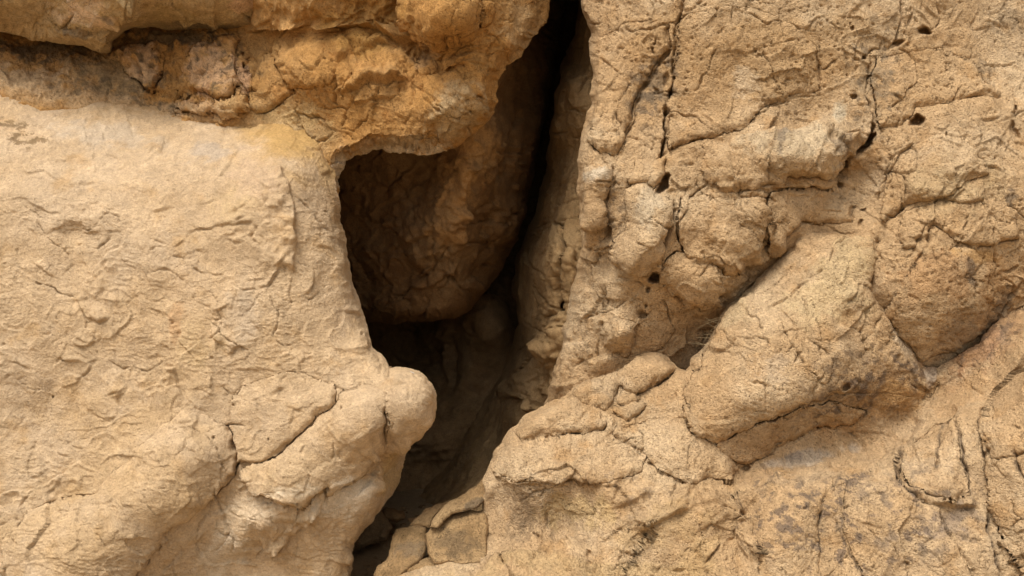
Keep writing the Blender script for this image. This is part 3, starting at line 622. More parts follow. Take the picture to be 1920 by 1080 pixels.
m.stain(90, 92, 190, 26, 6, (.11, .08, .05), .85, 16); m.stain(330, 78, 130, 24, 0, (.11, .08, .045), .85, 16); m.stain(220, 140, 110, 40, 8, (.25, .17, .085), .6, 10); m.stain(200, 150, 120, 30, 8, (.26, .19, .11), .5, 10); m.stain(240, 185, 130, 16, 12, (.12, .09, .055), .6, 22)
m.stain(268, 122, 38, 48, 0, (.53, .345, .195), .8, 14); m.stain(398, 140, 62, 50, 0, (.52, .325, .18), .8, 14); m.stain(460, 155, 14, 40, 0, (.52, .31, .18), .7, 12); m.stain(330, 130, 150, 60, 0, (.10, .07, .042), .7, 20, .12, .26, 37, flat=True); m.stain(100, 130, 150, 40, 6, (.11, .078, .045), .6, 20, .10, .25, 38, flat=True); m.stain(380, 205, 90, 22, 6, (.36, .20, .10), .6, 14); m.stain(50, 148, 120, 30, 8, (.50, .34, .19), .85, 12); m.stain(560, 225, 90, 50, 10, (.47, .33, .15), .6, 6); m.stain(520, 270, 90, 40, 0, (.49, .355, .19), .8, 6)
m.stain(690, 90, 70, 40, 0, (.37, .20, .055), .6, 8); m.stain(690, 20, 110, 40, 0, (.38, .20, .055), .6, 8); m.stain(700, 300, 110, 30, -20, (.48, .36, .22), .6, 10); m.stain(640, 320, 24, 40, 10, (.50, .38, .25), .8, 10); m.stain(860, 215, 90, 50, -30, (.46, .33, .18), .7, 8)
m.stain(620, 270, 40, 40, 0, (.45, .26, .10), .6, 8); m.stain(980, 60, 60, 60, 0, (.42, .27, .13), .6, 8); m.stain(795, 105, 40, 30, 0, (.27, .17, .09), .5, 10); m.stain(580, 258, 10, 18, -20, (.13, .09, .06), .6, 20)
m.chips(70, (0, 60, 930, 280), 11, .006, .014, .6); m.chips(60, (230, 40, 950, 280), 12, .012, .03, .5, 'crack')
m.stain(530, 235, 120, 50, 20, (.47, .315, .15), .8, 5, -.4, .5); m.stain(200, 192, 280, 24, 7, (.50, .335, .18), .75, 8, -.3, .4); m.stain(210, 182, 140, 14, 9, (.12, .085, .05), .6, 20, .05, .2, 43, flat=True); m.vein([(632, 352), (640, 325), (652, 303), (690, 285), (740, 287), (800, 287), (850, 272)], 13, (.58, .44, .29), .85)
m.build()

# ------------------------------------------------------------------ projecting ledge along the top left
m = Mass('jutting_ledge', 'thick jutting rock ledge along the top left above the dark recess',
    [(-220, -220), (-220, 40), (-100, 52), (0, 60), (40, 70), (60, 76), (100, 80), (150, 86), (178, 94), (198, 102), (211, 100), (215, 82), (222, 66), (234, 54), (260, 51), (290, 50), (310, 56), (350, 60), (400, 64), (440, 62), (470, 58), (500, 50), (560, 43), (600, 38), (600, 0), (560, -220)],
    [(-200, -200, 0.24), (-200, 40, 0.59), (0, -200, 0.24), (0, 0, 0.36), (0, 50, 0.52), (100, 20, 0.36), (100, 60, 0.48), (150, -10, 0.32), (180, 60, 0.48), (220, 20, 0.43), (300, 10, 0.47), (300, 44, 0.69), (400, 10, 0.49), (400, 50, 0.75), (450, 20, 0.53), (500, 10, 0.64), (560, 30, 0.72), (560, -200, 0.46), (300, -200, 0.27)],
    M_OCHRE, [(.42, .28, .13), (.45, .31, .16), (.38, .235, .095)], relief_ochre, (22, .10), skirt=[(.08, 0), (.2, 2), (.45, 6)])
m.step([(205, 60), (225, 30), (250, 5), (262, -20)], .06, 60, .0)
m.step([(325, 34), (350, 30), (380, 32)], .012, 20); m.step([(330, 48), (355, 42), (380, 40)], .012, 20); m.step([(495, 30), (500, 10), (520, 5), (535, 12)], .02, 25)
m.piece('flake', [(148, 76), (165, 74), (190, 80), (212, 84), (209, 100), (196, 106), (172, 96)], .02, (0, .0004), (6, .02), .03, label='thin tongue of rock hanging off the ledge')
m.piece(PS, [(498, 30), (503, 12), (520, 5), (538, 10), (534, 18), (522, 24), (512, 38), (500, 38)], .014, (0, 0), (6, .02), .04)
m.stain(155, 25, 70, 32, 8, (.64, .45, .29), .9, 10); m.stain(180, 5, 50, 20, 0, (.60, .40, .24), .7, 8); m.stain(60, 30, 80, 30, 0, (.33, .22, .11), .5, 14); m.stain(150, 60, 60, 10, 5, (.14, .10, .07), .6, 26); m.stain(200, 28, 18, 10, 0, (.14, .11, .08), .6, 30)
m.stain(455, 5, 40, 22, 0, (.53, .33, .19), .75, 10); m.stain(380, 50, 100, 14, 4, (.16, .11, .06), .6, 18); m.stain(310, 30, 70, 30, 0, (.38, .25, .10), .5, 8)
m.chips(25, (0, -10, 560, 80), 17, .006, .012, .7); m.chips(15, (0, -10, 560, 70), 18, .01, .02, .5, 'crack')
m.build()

# ------------------------------------------------------------------ the big smooth boulder on the left
m = Mass('smooth_boulder', 'huge pale smooth boulder filling the left side, left of the cave',
    [(-220, 96), (-60, 90), (120, 110), (300, 104), (440, 118), (510, 160), (560, 190), (598, 238), (618, 300), (630, 345), (637, 372), (640, 420), (654, 480), (668, 540), (685, 600), (700, 650), (714, 664), (724, 676), (730, 692), (745, 688), (768, 690),
     (782, 696), (800, 707), (812, 722), (820, 742), (818, 765), (815, 785), (806, 803), (790, 820), (768, 838), (762, 845), (757, 872), (750, 900), (738, 928), (723, 943), (712, 958), (690, 984), (672, 1008), (660, 1032), (657, 1080), (640, 1300), (-220, 1300)],
    [(-200, 1300, -0.25), (200, 1300, -0.25), (630, 1300, 0.05), (-200, 1000, -0.15), (0, 1020, -0.12), (180, 1000, -0.13), (300, 940, -0.10), (400, 1050, .11), (330, 1080, .10), (500, 1000, 0.02), (470, 960, -0.03), (560, 1030, 0.08), (640, 1000, 0.12), (600, 1080, 0.10), (690, 930, 0.05), (660, 890, 0.06),
     (60, 880, -0.04), (200, 850, -0.03), (380, 850, -0.05), (440, 930, 0.02), (530, 780, -0.05), (560, 880, -0.06), (640, 800, -0.06), (690, 800, -0.05), (735, 890, 0.26), (770, 760, -0.03), (790, 720, 0.02), (700, 720, 0.02), (600, 700, 0.00), (650, 660, 0.08),
     (-200, 600, 0.06), (0, 600, 0.03), (100, 700, 0.00), (200, 600, 0.02), (300, 650, 0.03), (400, 600, 0.03), (420, 720, 0.03), (320, 750, 0.00), (540, 560, 0.04), (610, 600, 0.10), (660, 600, 0.20),
     (-200, 400, 0.14), (0, 400, 0.12), (120, 400, 0.10), (160, 460, 0.11), (270, 430, 0.10), (400, 380, 0.13), (420, 470, 0.08), (530, 400, 0.11), (580, 420, 0.17), (620, 440, 0.25), (0, 290, 0.27), (200, 300, 0.28), (400, 310, 0.27), (500, 310, 0.22), (560, 310, 0.28), (600, 340, 0.33),
     (-200, 170, .68), (0, 172, .66), (100, 196, .62), (230, 206, .65), (380, 224, .60), (480, 244, .57), (560, 262, .53), (600, 300, .49), (615, 335, .46), (0, 230, .44), (230, 250, .45), (400, 265, .43), (480, 190, .80), (560, 205, .70), (400, 170, .90), (230, 160, .92), (0, 120, .92), (-200, 110, .95), (120, 110, 1.05), (430, 120, 1.0)],
    M_SMOOTH, PALE, relief_smooth, (34, .13), edgew=lambda u, v: sstep(480, 600, u)*sstep(340, 420, v)*(1-.45*sstep(690, 740, u)*sstep(660, 700, v)*sstep(860, 830, v)), skirt=[(.08, 1), (.2, 4), (.45, 12), (.8, 22), (1.3, 34)])
m.lump(770, 770, 70, 85, 20, .03); m.lump(470, 990, 130, 45, -38, .06); m.lump(180, 520, 120, 70, -20, -.015); m.lump(150, 440, 50, 34, 10, -.03); m.lump(680, 800, 60, 90, 30, .02)
m.crack([(612, 895), (612, 915), (609, 940)], 2.6, .04); m.crack([(630, 820), (622, 845), (615, 862)], 2, .012)
m.step([(505, 1052), (525, 1030), (547, 1000), (575, 975), (600, 955), (606, 930)], .05, 55, .3)
m.step([(690, 880), (704, 856), (712, 885), (718, 915), (722, 945)][::-1], .03, 40, .3)
m.step([(735, 738), (760, 728), (778, 720)], .01, 20)
m.step([(790, 825), (770, 815), (750, 838), (728, 848)][::-1], .03, 30, .2)
m.step([(352, 752), (345, 742), (337, 730), (333, 712), (336, 700), (333, 688), (318, 684), (300, 685)], .028, 38, .4)
m.step([(180, 880), (160, 872), (150, 865), (130, 878), (105, 890), (92, 905), (80, 908), (55, 920), (30, 922), (-30, 935)], .022, 40, .3)
m.step([(158, 588), (175, 600), (185, 604), (203, 597), (208, 588)], .018, 26, .4); m.step([(193, 625), (183, 640), (180, 652)], .012, 20); m.crack([(215, 622), (228, 630), (240, 634)], 1.8, .01)
m.step([(215, 480), (200, 500), (185, 516), (166, 518), (155, 536), (155, 562)], .014, 40, .3); m.step([(190, 560), (192, 550), (210, 540)], .01, 20)
m.step([(548, 520), (553, 470), (553, 420), (546, 370), (530, 322), (505, 312)], .03, 55, .0); m.step([(510, 525), (528, 490), (540, 470)], .02, 35, .2)
m.crack([(558, 366), (575, 388), (590, 408), (602, 422)], 2.2, .02); m.crack([(603, 426), (616, 438)], 3, .035); m.hole(606, 398, 2.6, 2.4, 0, .04)
m.step([(395, 560), (400, 585), (397, 610), (404, 630), (424, 650), (432, 672)], .018, 32, .3); m.step([(432, 672), (446, 650), (460, 645), (478, 655)], .014, 30, .3)
m.step([(340, 442), (370, 430), (400, 425), (440, 420), (466, 417), (478, 398)], .013, 24, .4); m.crack([(478, 425), (470, 445), (475, 452), (490, 458)], 2.4, .015)
m.step([(278, 398), (298, 388), (326, 388)], .010, 25); m.crack([(272, 440), (290, 450), (310, 459)], 2, .016); m.step([(110, 340), (130, 345), (155, 343), (178, 330)], .010, 22); m.step([(222, 340), (240, 352), (262, 358), (292, 358)], .012, 24)
m.step([(245, 420), (225, 460), (200, 480), (180, 512), (150, 530)], .018, 50, .2); m.step([(100, 385), (130, 376), (165, 382), (200, 386)][::-1], .015, 35, .2); m.step([(75, 440), (100, 430), (130, 425)], .012, 25)
m.step([(430, 300), (450, 308), (480, 335), (510, 365)], .012, 30); m.step([(395, 585), (420, 580), (440, 560)], .01, 20); m.step([(450, 700), (470, 690), (505, 693), (525, 698)], .014, 22)
m.step([(40, 900), (70, 888), (95, 872)], .01, 30); m.crack([(0, 1035), (8, 1036), (13, 1060), (15, 1100)], 3, .03)
m.step([(340, 905), (365, 915), (375, 930), (375, 950)][::-1], .02, 40, .2); m.step([(640, 650), (660, 665), (690, 668), (715, 672)], .014, 30); m.step([(620, 720), (650, 733), (672, 728), (682, 712)], .018, 30)
for a in [(402, 823, 3, 2.5), (508, 822, 2.5, 2.5), (440, 760, 2.5, 2.5), (92, 750, 3, 3), (640, 765, 2, 4), (115, 676, 4, 2)]: m.hole(*a, 0, .03)
m.piece('bulge', [(495, 925), (530, 936), (560, 933), (590, 921), (608, 907), (640, 906), (665, 891), (682, 869), (704, 853), (722, 836), (727, 780), (722, 738), (690, 722), (650, 728), (636, 750), (628, 760), (592, 784), (576, 800), (546, 835), (530, 848), (497, 868), (470, 872), (466, 895), (480, 915)], .034, (.00002, .0005), (10, .045), .055, dome=.02, label='swelling middle part of the boulder above the undercut')
m.piece('knob', [(729, 686), (745, 678), (790, 686), (820, 710), (832, 745), (826, 795), (800, 830), (765, 846), (735, 852), (714, 848), (724, 830), (729, 780), (724, 736)], .02, (0, .0001), (12, .03), .02, dome=.008, ew=lambda u, v: .04+.96*sstep(728, 752, u), label='blunt knob jutting into the cave mouth')
m.piece('slab', [(447, 868), (446, 848), (438, 810), (432, 775), (438, 748), (455, 728), (490, 714), (530, 698), (568, 699), (586, 712), (610, 716), (628, 722), (632, 740), (630, 757), (615, 768), (590, 782), (575, 797), (560, 815), (545, 832), (530, 845), (508, 855), (495, 865), (475, 866)], .022, (.00014, .0004), (8, .032), .04, label='flat slab with an undercut lower edge on the boulder', dome=.012)
m.piece('lobe', [(13, 1100), (12, 1022), (32, 995), (60, 958), (110, 932), (170, 926), (205, 905), (255, 860), (300, 805), (345, 772), (385, 781), (425, 798), (440, 822), (446, 868), (444, 888), (430, 905), (405, 930), (375, 955), (345, 970), (320, 985), (305, 1005), (285, 1030), (275, 1052), (256, 1078), (240, 1130), (190, 1296), (14, 1296)], .03, (.00013, .00022), (12, .07), .07, label='large rounded lobe at the lower left of the boulder', dome=.05)
m.stain(560, 870, 90, 60, 0, (.47, .325, .18), .5, 8); m.stain(560, 908, 60, 14, -10, (.60, .48, .33), .55, 20); m.stain(460, 960, 90, 40, -30, (.58, .45, .30), .5, 16); m.stain(640, 930, 70, 60, -20, (.57, .455, .32), .7, 10); m.stain(420, 1040, 70, 40, -40, (.58, .46, .32), .6, 12)
m.stain(330, 600, 16, 60, 4, (.46, .25, .11), .6, 16); m.stain(370, 640, 60, 60, 0, (.50, .35, .18), .5, 8); m.stain(735, 890, 26, 50, 15, (.45, .30, .135), .75, 6); m.stain(200, 250, 120, 30, 4, (.46, .37, .27), .5, 8); m.stain(390, 285, 60, 24, 0, (.38, .31, .24), .5, 12)
m.stain(30, 252, 60, 26, 10, (.20, .125, .06), .85, 20, .06, .14, 37, flat=True); m.stain(440, 380, 60, 40, 0, (.49, .34, .18), .6, 9); m.stain(480, 330, 60, 60, 0, (.48, .33, .21), .4, 12); m.stain(650, 590, 26, 60, 0, (.44, .31, .19), .5, 12)
m.stain(540, 262, 90, 34, 22, (.46, .30, .125), .85, 6); m.stain(610, 320, 22, 50, -20, (.47, .31, .15), .8, 8); m.stain(20, 140, 120, 30, 8, (.50, .35, .20), .6, 8); m.stain(460, 590, 50, 60, 0, (.44, .33, .22), .5, 12); m.stain(772, 704, 5, 4, 0, (.75, .73, .70), .9, 8)
m.stain(240, 190, 280, 22, 6, (.42, .26, .12), .8, 14); m.stain(520, 225, 90, 40, 25, (.44, .26, .095), .85, 8); m.stain(170, 186, 90, 9, 10, (.15, .105, .06), .6, 30, .0, .3); m.stain(200, 900, 300, 190, -20, (.455, .30, .15), .55, 3); m.stain(330, 600, 120, 160, 0, (.50, .335, .18), .35, 5)  # broad lower-left tan paints in the shading of the downward-turned face
m.chips(70, (0, 200, 620, 430), 5, .003, .008, .9); m.chips(75, (0, 420, 640, 760), 25, .004, .010); m.chips(30, (0, 760, 700, 1070), 26, .003, .007); m.chips(26, (0, 350, 720, 1070), 6, .008, .016, .5, 'crack')
m.stain(560, 252, 140, 80, 25, (.45, .275, .10), .9, 5, -.4, .5)
m.build()

# ------------------------------------------------------------------ fallen boulders on the lower right
m = Mass('fallen_boulder', 'massive tan boulder split by cracks, leaning on the lower right',
    [(905, 1010), (903, 960), (906, 900), (912, 880), (925, 850), (940, 830), (958, 802), (990, 776), (1040, 752), (1062, 742), (1084, 722), (1112, 706), (1150, 698), (1168, 690), (1174, 682), (1186, 665), (1206, 660), (1235, 662), (1256, 672), (1269, 690), (1285, 694), (1295, 686), (1302, 668), (1318, 655), (1332, 628), (1342, 606), (1366, 574), (1384, 556), (1405, 543), (1438, 502),
     (1462, 478), (1476, 466), (1480, 446), (1492, 436), (1515, 429), (1560, 428), (1600, 438), (1636, 428), (1650, 480), (1640, 530), (1645, 560), (1670, 590), (1690, 625), (1715, 662), (1733, 684), (1755, 692), (1790, 674), (1836, 642), (1862, 608), (1920, 562), (2120, 440), (2120, 1300), (700, 1300), (740, 1085), (780, 1064), (820, 1057), (900, 1056)],
    [(920, 870, .10), (910, 960, .12), (915, 1040, -.02), (960, 830, .08), (1000, 790, .12), (1060, 760, .14), (1100, 730, .20), (1150, 715, .22), (1220, 700, .18), (1220, 670, .24), (1100, 800, .06), (1000, 860, -.01), (1100, 880, -.10), (940, 905, .0), (1000, 905, -.08), (980, 940, -.02), (960, 1000, .02), (1050, 960, -.03), (1050, 1010, .0), (1150, 920, -.13), (1060, 1040, -.15), (900, 1075, -.18), (790, 1080, -.1), (1180, 780, .06), (1200, 830, .02), (1200, 920, -.12), (1150, 1000, -.18), (1250, 1060, -.28),
     (1270, 740, .08), (1300, 700, .08), (1320, 670, .10), (1280, 860, -.06), (1350, 880, -.06), (1300, 915, -.10), (1390, 885, .03), (1250, 960, -.22), (1330, 780, -.06), (1360, 600, .10), (1360, 700, -.03), (1420, 560, .06), (1440, 650, -.05), (1420, 780, -.08), (1500, 440, .14), (1520, 500, .05), (1580, 450, .08), (1560, 580, -.05), (1630, 520, .04), (1640, 600, .0), (1560, 680, -.08), (1500, 740, -.09), (1580, 740, -.04), (1660, 680, -.01), (1720, 720, .04), (1745, 715, .09), (1760, 700, .09), (1680, 760, .02), (1600, 790, .05), (1480, 800, .02), (1440, 872, .02), (1500, 862, .03), (1560, 846, .05), (1640, 826, .05), (1700, 796, .06), (1400, 925, -.18), (1460, 905, -.19), (1560, 890, -.20), (1640, 868, -.17), (1700, 838, -.15), (1740, 800, -.08), (1745, 762, .08),
     (1780, 720, .06), (1850, 650, .05), (1830, 740, -.06), (1920, 600, .02), (2100, 480, -.05), (1790, 790, -.18), (1870, 780, -.30), (1920, 720, -.30), (2100, 650, -.4), (1800, 900, -.34), (1700, 960, -.38), (1550, 1000, -.34), (1330, 950, -.22), (1400, 960, -.14), (1380, 1010, -.16), (1450, 1000, -.34), (1900, 950, -.48), (1800, 1060, -.50), (1600, 1100, -.46), (1350, 1100, -.36), (1100, 1100, -.25), (2100, 1000, -.6), (2100, 1290, -.7), (1600, 1290, -.6), (1100, 1290, -.4), (720, 1290, -.25)],
    M_PORE, TAN, relief_boulder, (26, .10), edgew=lambda u, v: (1-.9*sstep(1600, 1660, u))*(1-.7*sstep(980, 930, u)*sstep(880, 920, v)), skirt=[(.08, 1), (.2, 4), (.45, 10), (.8, 18)])
m.crack([(1440, 583), (1470, 563), (1500, 538), (1520, 520), (1545, 504), (1560, 480), (1568, 460), (1585, 449), (1610, 447), (1625, 456), (1632, 478)], 2.2, .022)
m.crack([(1500, 545), (1508, 565), (1513, 582), (1510, 620), (1503, 660), (1490, 676), (1470, 700)], 2, .014)
m.step([(1556, 648), (1580, 630), (1600, 608), (1612, 588), (1636, 564)], .025, 60, .4); m.crack([(1622, 542), (1642, 542), (1648, 558), (1662, 562)], 2.5, .03)
m.crack([(1378, 754), (1412, 765), (1430, 764), (1433, 730), (1434, 714), (1442, 694), (1452, 672)], 2, .012); m.crack([(1306, 820), (1309, 845), (1300, 864), (1290, 892)], 2.4, .016); m.crack([(1448, 665), (1470, 655)], 2, .01)
m.crack([(1265, 722), (1268, 745), (1255, 762), (1240, 775)], 2.2, .012); m.crack([(1320, 660), (1320, 680), (1310, 705), (1298, 725)], 2.2, .014); m.crack([(957, 900), (975, 875), (990, 862), (1005, 855)], 2.4, .010); m.crack([(1085, 792), (1097, 778), (1112, 772)], 2.2, .014)
m.crack([(1030, 900), (1040, 880), (1055, 845)], 2, .006); m.crack([(1190, 860), (1185, 895), (1180, 915)], 2.2, .010); m.step([(1010, 925), (1040, 930), (1070, 915)], .012, 30)
m.step([(1078, 870), (1080, 900), (1090, 930)], .014, 40); m.crack([(1270, 905), (1265, 935), (1258, 965)], 2.2, .010)
m.step([(1100, 1010), (1060, 1028), (1000, 1048), (900, 1056)], .05, 70, .5); m.crack([(975, 990), (1010, 1004), (1040, 1022), (1075, 1022), (1100, 1005)], 2.2, .02)
m.step([(1360, 940), (1385, 955), (1405, 980), (1420, 1010)][::-1], .04, 60, .2); m.crack([(1345, 1008), (1335, 1035), (1318, 1062)], 5, .04); m.crack([(1385, 1035), (1372, 1058)], 3, .02); m.hole(1107, 1043, 6, 10, 10, .05); m.hole(1106, 1062, 5, 6, 0, .03); m.hole(1275, 1068, 14, 4, -10, .03)
m.hole(1218, 870, 6, 4, 0, .05); m.hole(1396, 878, 9, 5, -10, .06); m.hole(1580, 722, 8, 5, -15, .08); m.hole(1452, 838, 16, 5, -35, .04); m.hole(1205, 1001, 4, 4, 0, .03); m.hole(1406, 1014, 2.5, 2.5, 0, .03); m.hole(1702, 1058, 9, 5, 0, .03)
m.step([(1360, 925), (1440, 898), (1500, 872), (1580, 862), (1650, 850), (1700, 825), (1745, 785)], -.03, 60, 0)
m.step([(1680, 835), (1700, 815), (1750, 775), (1790, 765), (1815, 768)][::-1], .03, 60, .3)
VE = [[(1580, 882), (1560, 915), (1545, 935), (1540, 985), (1535, 1040)], [(1582, 925), (1578, 960), (1575, 1000), (1592, 1040), (1618, 1085)], [(1692, 825), (1686, 860), (1683, 892), (1702, 915), (1722, 935)], [(1768, 790), (1756, 840), (1757, 885)],
      [(1794, 800), (1806, 845), (1815, 900), (1820, 935)], [(1836, 780), (1842, 850), (1852, 905), (1862, 925)], [(1848, 960), (1858, 1030), (1875, 1085)], [(1868, 975), (1884, 1020), (1908, 1065)], [(1905, 840), (1912, 870), (1925, 900)]]
for i, v in enumerate(VE): m.crack(v, 2.6 if i > 1 else 2.0, .03 if i > 1 else .008); m.vein(v, 2.6, DARKST, .7)
m.step([(1690, 905), (1725, 938), (1760, 947), (1800, 950), (1840, 955)], .05, 60, .2); m.step([(1195, 1010), (1225, 985), (1270, 962), (1310, 950), (1348, 944)], .045, 60, .25); m.step([(1300, 1000), (1340, 975), (1390, 950), (1450, 925), (1520, 905)], .02, 80, .1); m.step([(1420, 1080), (1440, 1030), (1425, 990), (1400, 965)], .03, 60, .2); m.step([(1120, 960), (1180, 945), (1240, 925)], .018, 60, .2); m.step([(920, 905), (960, 912), (1010, 915), (1070, 905), (1130, 915)], .03, 60, .15); m.step([(1765, 800), (1790, 788), (1800, 780)], .012, 20); m.crack([(1765, 955), (1775, 990), (1800, 1040), (1830, 1085)], 4, .02)
m.crack([(1700, 640), (1722, 668), (1730, 700)], 2.4, .02); m.crack([(1690, 700), (1710, 720), (1730, 735)], 2.2, .014)
B1 = [(1297, 800), (1290, 770), (1292, 735), (1296, 712), (1303, 700), (1318, 690), (1324, 660), (1336, 628), (1345, 608), (1368, 576), (1386, 558), (1407, 545), (1440, 504), (1464, 480), (1478, 468), (1483, 447), (1494, 438), (1516, 431), (1560, 430), (1600, 440), (1645, 425), (1665, 480), (1655, 530), (1660, 560), (1690, 590), (1715, 640), (1740, 690), (1760, 722), (1740, 745), (1690, 738), (1640, 734), (1600, 734), (1560, 740), (1540, 746), (1490, 756), (1450, 776), (1400, 800), (1340, 828), (1312, 816)]
m.piece('rock_slab', B1, .014, (-.00008, .00010), (14, .04), .04, dome=.035, ew=lambda u, v: 1-.97*sstep(1560, 1650, u), label='big tilted upper slab of the boulder')
m.piece('rock_slab', [(1338, 832), (1400, 804), (1450, 781), (1500, 760), (1560, 750), (1632, 770), (1612, 795), (1560, 806), (1480, 832), (1440, 853), (1400, 874), (1380, 870), (1360, 852)], .012, (0, .0002), (10, .03), .045, dome=.02, label='wedge of rock under the big tilted slab')
m.piece('rock_slab', [(1147, 815), (1160, 800), (1205, 792), (1240, 780), (1286, 786), (1297, 805), (1335, 834), (1360, 856), (1378, 882), (1368, 908), (1320, 900), (1285, 904), (1265, 900), (1240, 884), (1210, 859), (1180, 838)], .012, (0, .00022), (12, .035), .05, dome=.025, label='cracked wedge left of the big tilted slab')
m.piece('rounded_stone', [(1168, 712), (1172, 686), (1186, 667), (1206, 662), (1234, 664), (1254, 674), (1267, 692), (1258, 702), (1240, 716), (1215, 731), (1195, 741), (1175, 737), (1166, 724)], .02, (0, 0), (12, .045), .05, dome=.05, label='rounded stone resting on top of the boulder')
m.piece('rock_block', [(1062, 744), (1086, 724), (1112, 708), (1150, 700), (1164, 704), (1163, 726), (1156, 746), (1146, 762), (1132, 776), (1111, 766), (1088, 754)], .012, (0, 0), (10, .035), .045, dome=.03)
m.piece('rock_block', [(960, 804), (991, 779), (1030, 758), (1062, 747), (1088, 757), (1111, 770), (1125, 784), (1137, 800), (1130, 808), (1085, 808), (1050, 814), (1010, 817), (978, 826)], .010, (0, .0001), (10, .03), .04, dome=.03)
m.piece('small_stone', [(1163, 746), (1174, 739), (1192, 743), (1198, 750), (1186, 760), (1172, 764), (1163, 758)], .012, (0, 0), (6, .02), .03, dome=.012)
m.piece('small_stone', [(1296, 692), (1301, 670), (1312, 658), (1320, 662), (1319, 676), (1311, 692), (1301, 696)], .012, (0, 0), (6, .02), .03, dome=.012)
m.piece('small_stone', [(1150, 765), (1165, 768), (1200, 755), (1212, 760), (1202, 778), (1180, 790), (1160, 784)], .010, (0, 0), (6, .02), .03, dome=.012)
for pts_, off_ in [([(918, 872), (935, 847), (965, 828), (1010, 821), (1050, 819), (1090, 813), (1135, 813), (1150, 823), (1180, 843), (1210, 863), (1203, 888), (1140, 904), (1080, 914), (1010, 914), (955, 904), (928, 898)], .014),
        ([(1002, 1048), (1060, 1028), (1100, 1010), (1180, 988), (1232, 978), (1195, 1014), (1172, 1060), (1160, 1130), (880, 1130), (905, 1060)], .02),
        ([(1347, 948), (1400, 932), (1470, 911), (1556, 896), (1566, 918), (1546, 940), (1541, 990), (1536, 1045), (1538, 1130), (1432, 1130), (1438, 1030), (1426, 990), (1402, 966)], .014),
        ([(1588, 902), (1640, 878), (1688, 852), (1686, 890), (1702, 916), (1722, 937), (1763, 957), (1773, 990), (1798, 1040), (1830, 1130), (1640, 1130), (1598, 1040), (1583, 1000), (1584, 950)], .014),
        ([(1702, 842), (1745, 804), (1788, 784), (1798, 830), (1812, 900), (1818, 932), (1788, 942), (1732, 928), (1708, 908), (1695, 885)], .016)]:
    m.piece('rock_slab', pts_, off_*.6, (0, .0001), (12, .02), .035, dome=.012)
m.piece('rock_lobe', [(2116, 650), (1990, 655), (1920, 684), (1890, 703), (1860, 732), (1838, 766), (1834, 800), (1850, 850), (1862, 915), (1868, 970), (1888, 1015), (1912, 1062), (1935, 1150), (1960, 1296), (2116, 1296)], .02, (-.0002, 0), (26, .08), .08, dome=.05, label='smooth rounded lobe at the right edge')
m.stain(1600, 985, 170, 80, 0, (.13, .09, .065), .75, 17, .10, .24, flat=True); m.stain(1480, 960, 90, 70, 0, (.14, .10, .07), .65, 22, .12, .26, 37, flat=True); m.stain(1720, 960, 120, 80, 0, (.15, .11, .08), .6, 14, .04, .26, 33, flat=True); m.stain(1780, 980, 80, 50, 10, (.24, .175, .125), .5, 16, .05, .4); m.stain(1600, 900, 60, 30, -20, (.13, .09, .065), .7, 42, .26, .42)
m.stain(1640, 735, 130, 60, -25, (.30, .18, .085), .6, 9, -.1, .3); m.stain(1630, 730, 120, 50, -25, (.12, .08, .055), .75, 15, .02, .2, 35, flat=True); m.stain(1590, 690, 90, 40, -25, (.15, .10, .06), .65, 18, .06, .24, 36, flat=True); m.stain(1500, 800, 120, 26, -22, (.17, .12, .075), .5, 20, .08, .28, 38, flat=True); m.stain(1680, 740, 60, 40, 0, (.42, .23, .08), .6, 10); m.stain(1580, 800, 60, 14, -10, (.42, .23, .09), .5, 12)
m.stain(1520, 850, 110, 12, -12, (.46, .38, .29), .6, 8); m.stain(1490, 850, 30, 10, -10, (.20, .155, .125), .5, 26, .05, .3); m.stain(1700, 630, 40, 60, 0, (.46, .35, .23), .6, 8); m.stain(1740, 700, 12, 50, 20, (.48, .37, .26), .7, 8)
m.stain(1830, 660, 70, 50, -35, (.36, .19, .09), .75, 11); m.stain(1860, 640, 60, 40, -30, (.17, .12, .09), .5, 20); m.stain(1800, 740, 70, 40, -30, (.40, .24, .11), .6, 12)
m.stain(975, 960, 45, 70, 0, (.20, .13, .07), .65, 18, .0, .3); m.stain(1020, 990, 80, 40, 0, (.22, .15, .085), .5, 20, .05, .3, 37, flat=True); m.stain(1100, 930, 130, 60, 0, (.24, .17, .11), .5, 26, .08, .28, 39, flat=True); m.stain(1080, 960, 80, 40, 0, (.46, .31, .13), .5, 14)
m.stain(1560, 520, 110, 90, -40, (.50, .36, .19), .7, 5); m.stain(1400, 580, 40, 60, 30, (.49, .36, .20), .6, 6); m.stain(1100, 1070, 300, 24, 0, (.46, .31, .15), .6, 8); m.stain(1140, 730, 60, 30, -15, (.48, .35, .21), .5, 6); m.stain(1450, 690, 50, 40, 0, (.37, .28, .19), .35, 26, .05, .35)
m.stain(1310, 1040, 40, 60, 0, (.42, .27, .12), .5, 10); m.stain(1240, 990, 110, 50, -25, (.42, .27, .12), .4, 12)
m.chips(110, (930, 500, 1910, 1075), 9, .005, .012, .5); m.chips(48, (930, 480, 1910, 1075), 10, .010, .022, .4, 'crack')
m.stain(1835, 640, 120, 70, -35, (.35, .19, .085), .6, 9, -.3, .35); m.stain(1840, 630, 110, 50, -35, (.13, .085, .055), .6, 18, .04, .2, 41, flat=True)
m.build()

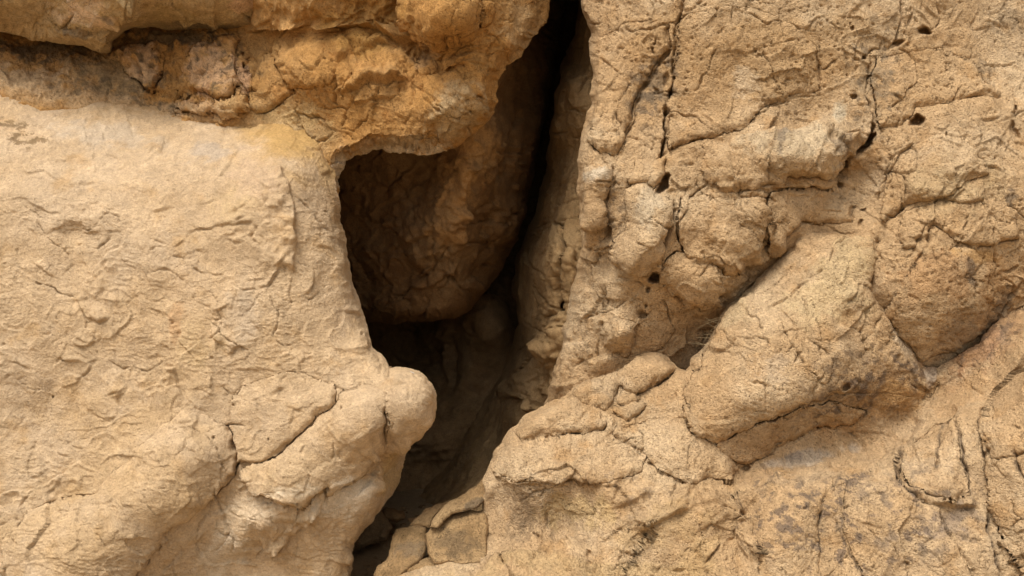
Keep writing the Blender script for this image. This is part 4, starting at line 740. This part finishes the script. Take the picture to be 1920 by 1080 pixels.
# ------------------------------------------------------------------ blocks at the foot of the cleft
def stone(name, label, outline, depth, tilt, cols, g=2.2, edge=(5, .022), dome=.012, mat=None, group=None, skirt=None):
    cu = np.mean([q[0] for q in outline]); cv = np.mean([q[1] for q in outline])
    us = [q[0] for q in outline]; vs = [q[1] for q in outline]
    pts = [(u, v, depth+tilt[0]*(u-cu)+tilt[1]*(v-cv)) for u in (min(us)-10, cu, max(us)+10) for v in (min(vs)-10, cv, max(vs)+10)]
    m = Mass(name, label, outline, pts, mat or M_PORE, cols, relief_stone, edge, skirt=skirt or [(.05, 1), (.14, 5), (.3, 12)], g=g, cat='stone')
    m.lump(cu, cv, (max(us)-min(us))*.7, (max(vs)-min(vs))*.7, 0, dome)
    return m
STN = [(.31, .19, .085), (.37, .24, .115), (.20, .12, .05)]
m = stone('stone', 'low angular stone at the foot of the gap, nearest the sandy floor', [(698, 1090), (708, 1066), (728, 1042), (736, 1012), (745, 992), (770, 984), (800, 986), (803, 1006), (798, 1030), (790, 1048), (770, 1062), (745, 1090)], .14, (-.0006, -.0025), STN); m.stain(770, 1030, 40, 20, 0, (.18, .13, .08), .6, 16); m.build()
m = stone('stone', 'dark stained block between the angular stone and the fallen boulder', [(802, 1004), (810, 986), (850, 968), (886, 954), (908, 958), (916, 985), (914, 1040), (902, 1058), (860, 1060), (812, 1056), (802, 1038)], .07, (-.0005, -.002), STN); m.stain(850, 1020, 50, 34, 0, (.16, .105, .055), .7, 20); m.build()
m = stone('stone', 'slanting slab stone leaning up against the fallen boulder', [(806, 988), (812, 968), (832, 946), (870, 925), (900, 902), (925, 890), (935, 920), (905, 945), (880, 955), (850, 968), (822, 990)], .15, (-.0006, -.003), STN); m.stain(890, 945, 40, 10, -25, (.13, .095, .06), .7, 14); m.build()
m = stone('stone', 'small wedge stone behind the slanting slab in the cave mouth', [(768, 986), (774, 972), (800, 950), (840, 938), (850, 945), (826, 956), (812, 970), (806, 990)], .28, (-.0006, -.003), STN); m.build()
m = stone('stone', 'flat sunlit stone lying low in front of the dark stained block', [(742, 1052), (770, 1046), (810, 1042), (850, 1050), (880, 1058), (850, 1070), (790, 1080), (745, 1078)], .10, (-.0004, -.004), STN, edge=(8, .05), dome=.02); m.build()
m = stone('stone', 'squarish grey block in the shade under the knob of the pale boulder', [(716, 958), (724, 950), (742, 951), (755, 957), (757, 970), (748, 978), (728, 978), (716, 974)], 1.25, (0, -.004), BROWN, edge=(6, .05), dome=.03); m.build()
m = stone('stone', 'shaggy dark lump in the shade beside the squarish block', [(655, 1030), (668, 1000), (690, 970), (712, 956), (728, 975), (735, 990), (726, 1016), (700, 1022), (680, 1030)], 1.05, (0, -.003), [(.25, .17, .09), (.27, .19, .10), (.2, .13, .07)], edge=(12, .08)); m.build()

# ------------------------------------------------------------------ dry grass in the hollow of the cliff
def grass():
    r = np.random.default_rng(4); vs, fs = [], []
    blades = []
    for i in range(26):
        a0 = (1372+r.normal()*7, 628+r.normal()*16); ang = math.radians(r.uniform(150, 215)); L = r.uniform(25, 75)
        blades.append((a0, ang, L))
    for (u0, v0), ang, L in blades:
        bend = r.uniform(-.7, .7); n = 6; ring = []
        for k in range(n+1):
            t = k/n; aa = ang+bend*t; u = u0+math.cos(aa)*L*t; v = v0+math.sin(aa)*L*t*.8+8*t*t
            c = P(np.array(u), np.array(v), .17-.05*t*r.uniform(.5, 1)); rad = .0016*(1-.75*t)
            ring.append([c+rad*np.array([0, math.cos(q), math.sin(q)]) for q in (0, 2.09, 4.19)])
        b = len(vs)
        for rr in ring: vs.extend(rr)
        for k in range(n):
            for j in range(3):
                a = b+3*k+j; c = b+3*k+(j+1) % 3; fs.append((a, c, c+3, a+3))
    pos = np.array(vs); t = np.tile(np.array([[.52, .40, .22]]), (len(pos), 1))
    tag(link_mesh('dry_grass_tuft', pos, np.array(fs), t, M_SMOOTH), 'wispy dry straw grass growing in the hollow behind the tilted slab', 'grass')
grass()

# ------------------------------------------------------------------ loose chips on the sandy floor of the cleft
def gravel():
    r = np.random.default_rng(21); vs, fs = [], []
    base = np.array([(x, y, z) for x in (-1, 1) for y in (-1, 1) for z in (-1, 1)], float)
    quads = [(0, 1, 3, 2), (4, 6, 7, 5), (0, 4, 5, 1), (2, 3, 7, 6), (0, 2, 6, 4), (1, 5, 7, 3)]
    for _ in range(150):
        c = np.array([r.uniform(-1.05, -.25), r.uniform(.35, 2.0), 0]); q = c[None]
        c[2] = float(.03*fbm(q, 1.1, 3)[0]+.012*fbm(q, 6, 3, .5, 3)[0]+.10*sstep(1.2, 2.4, c[1])*math.exp(-(c[0]/1.2)**2))+.004
        sz = r.uniform(.005, .020)*np.array([1, r.uniform(.6, 1), r.uniform(.4, .8)]); a = r.uniform(0, 6.28); R = np.array([[math.cos(a), -math.sin(a), 0], [math.sin(a), math.cos(a), 0], [0, 0, 1]])
        p = (base*sz*r.uniform(.6, 1.1, (8, 3)))@R.T+c; b = len(vs); vs.extend(p); fs.extend([tuple(b+i for i in f) for f in quads])
    pos = np.array(vs); t = np.array([[.33, .22, .115]])*r.uniform(.7, 1.2, (len(pos)//8, 1)).repeat(8, 0)
    o = link_mesh('gravel', pos, np.array(fs), t, M_SMOOTH); o.data.polygons.foreach_set('use_smooth', np.zeros(len(fs), bool))
    tag(o, 'loose rock chips scattered over the sandy floor of the cleft', 'gravel', kind='stuff')
gravel()
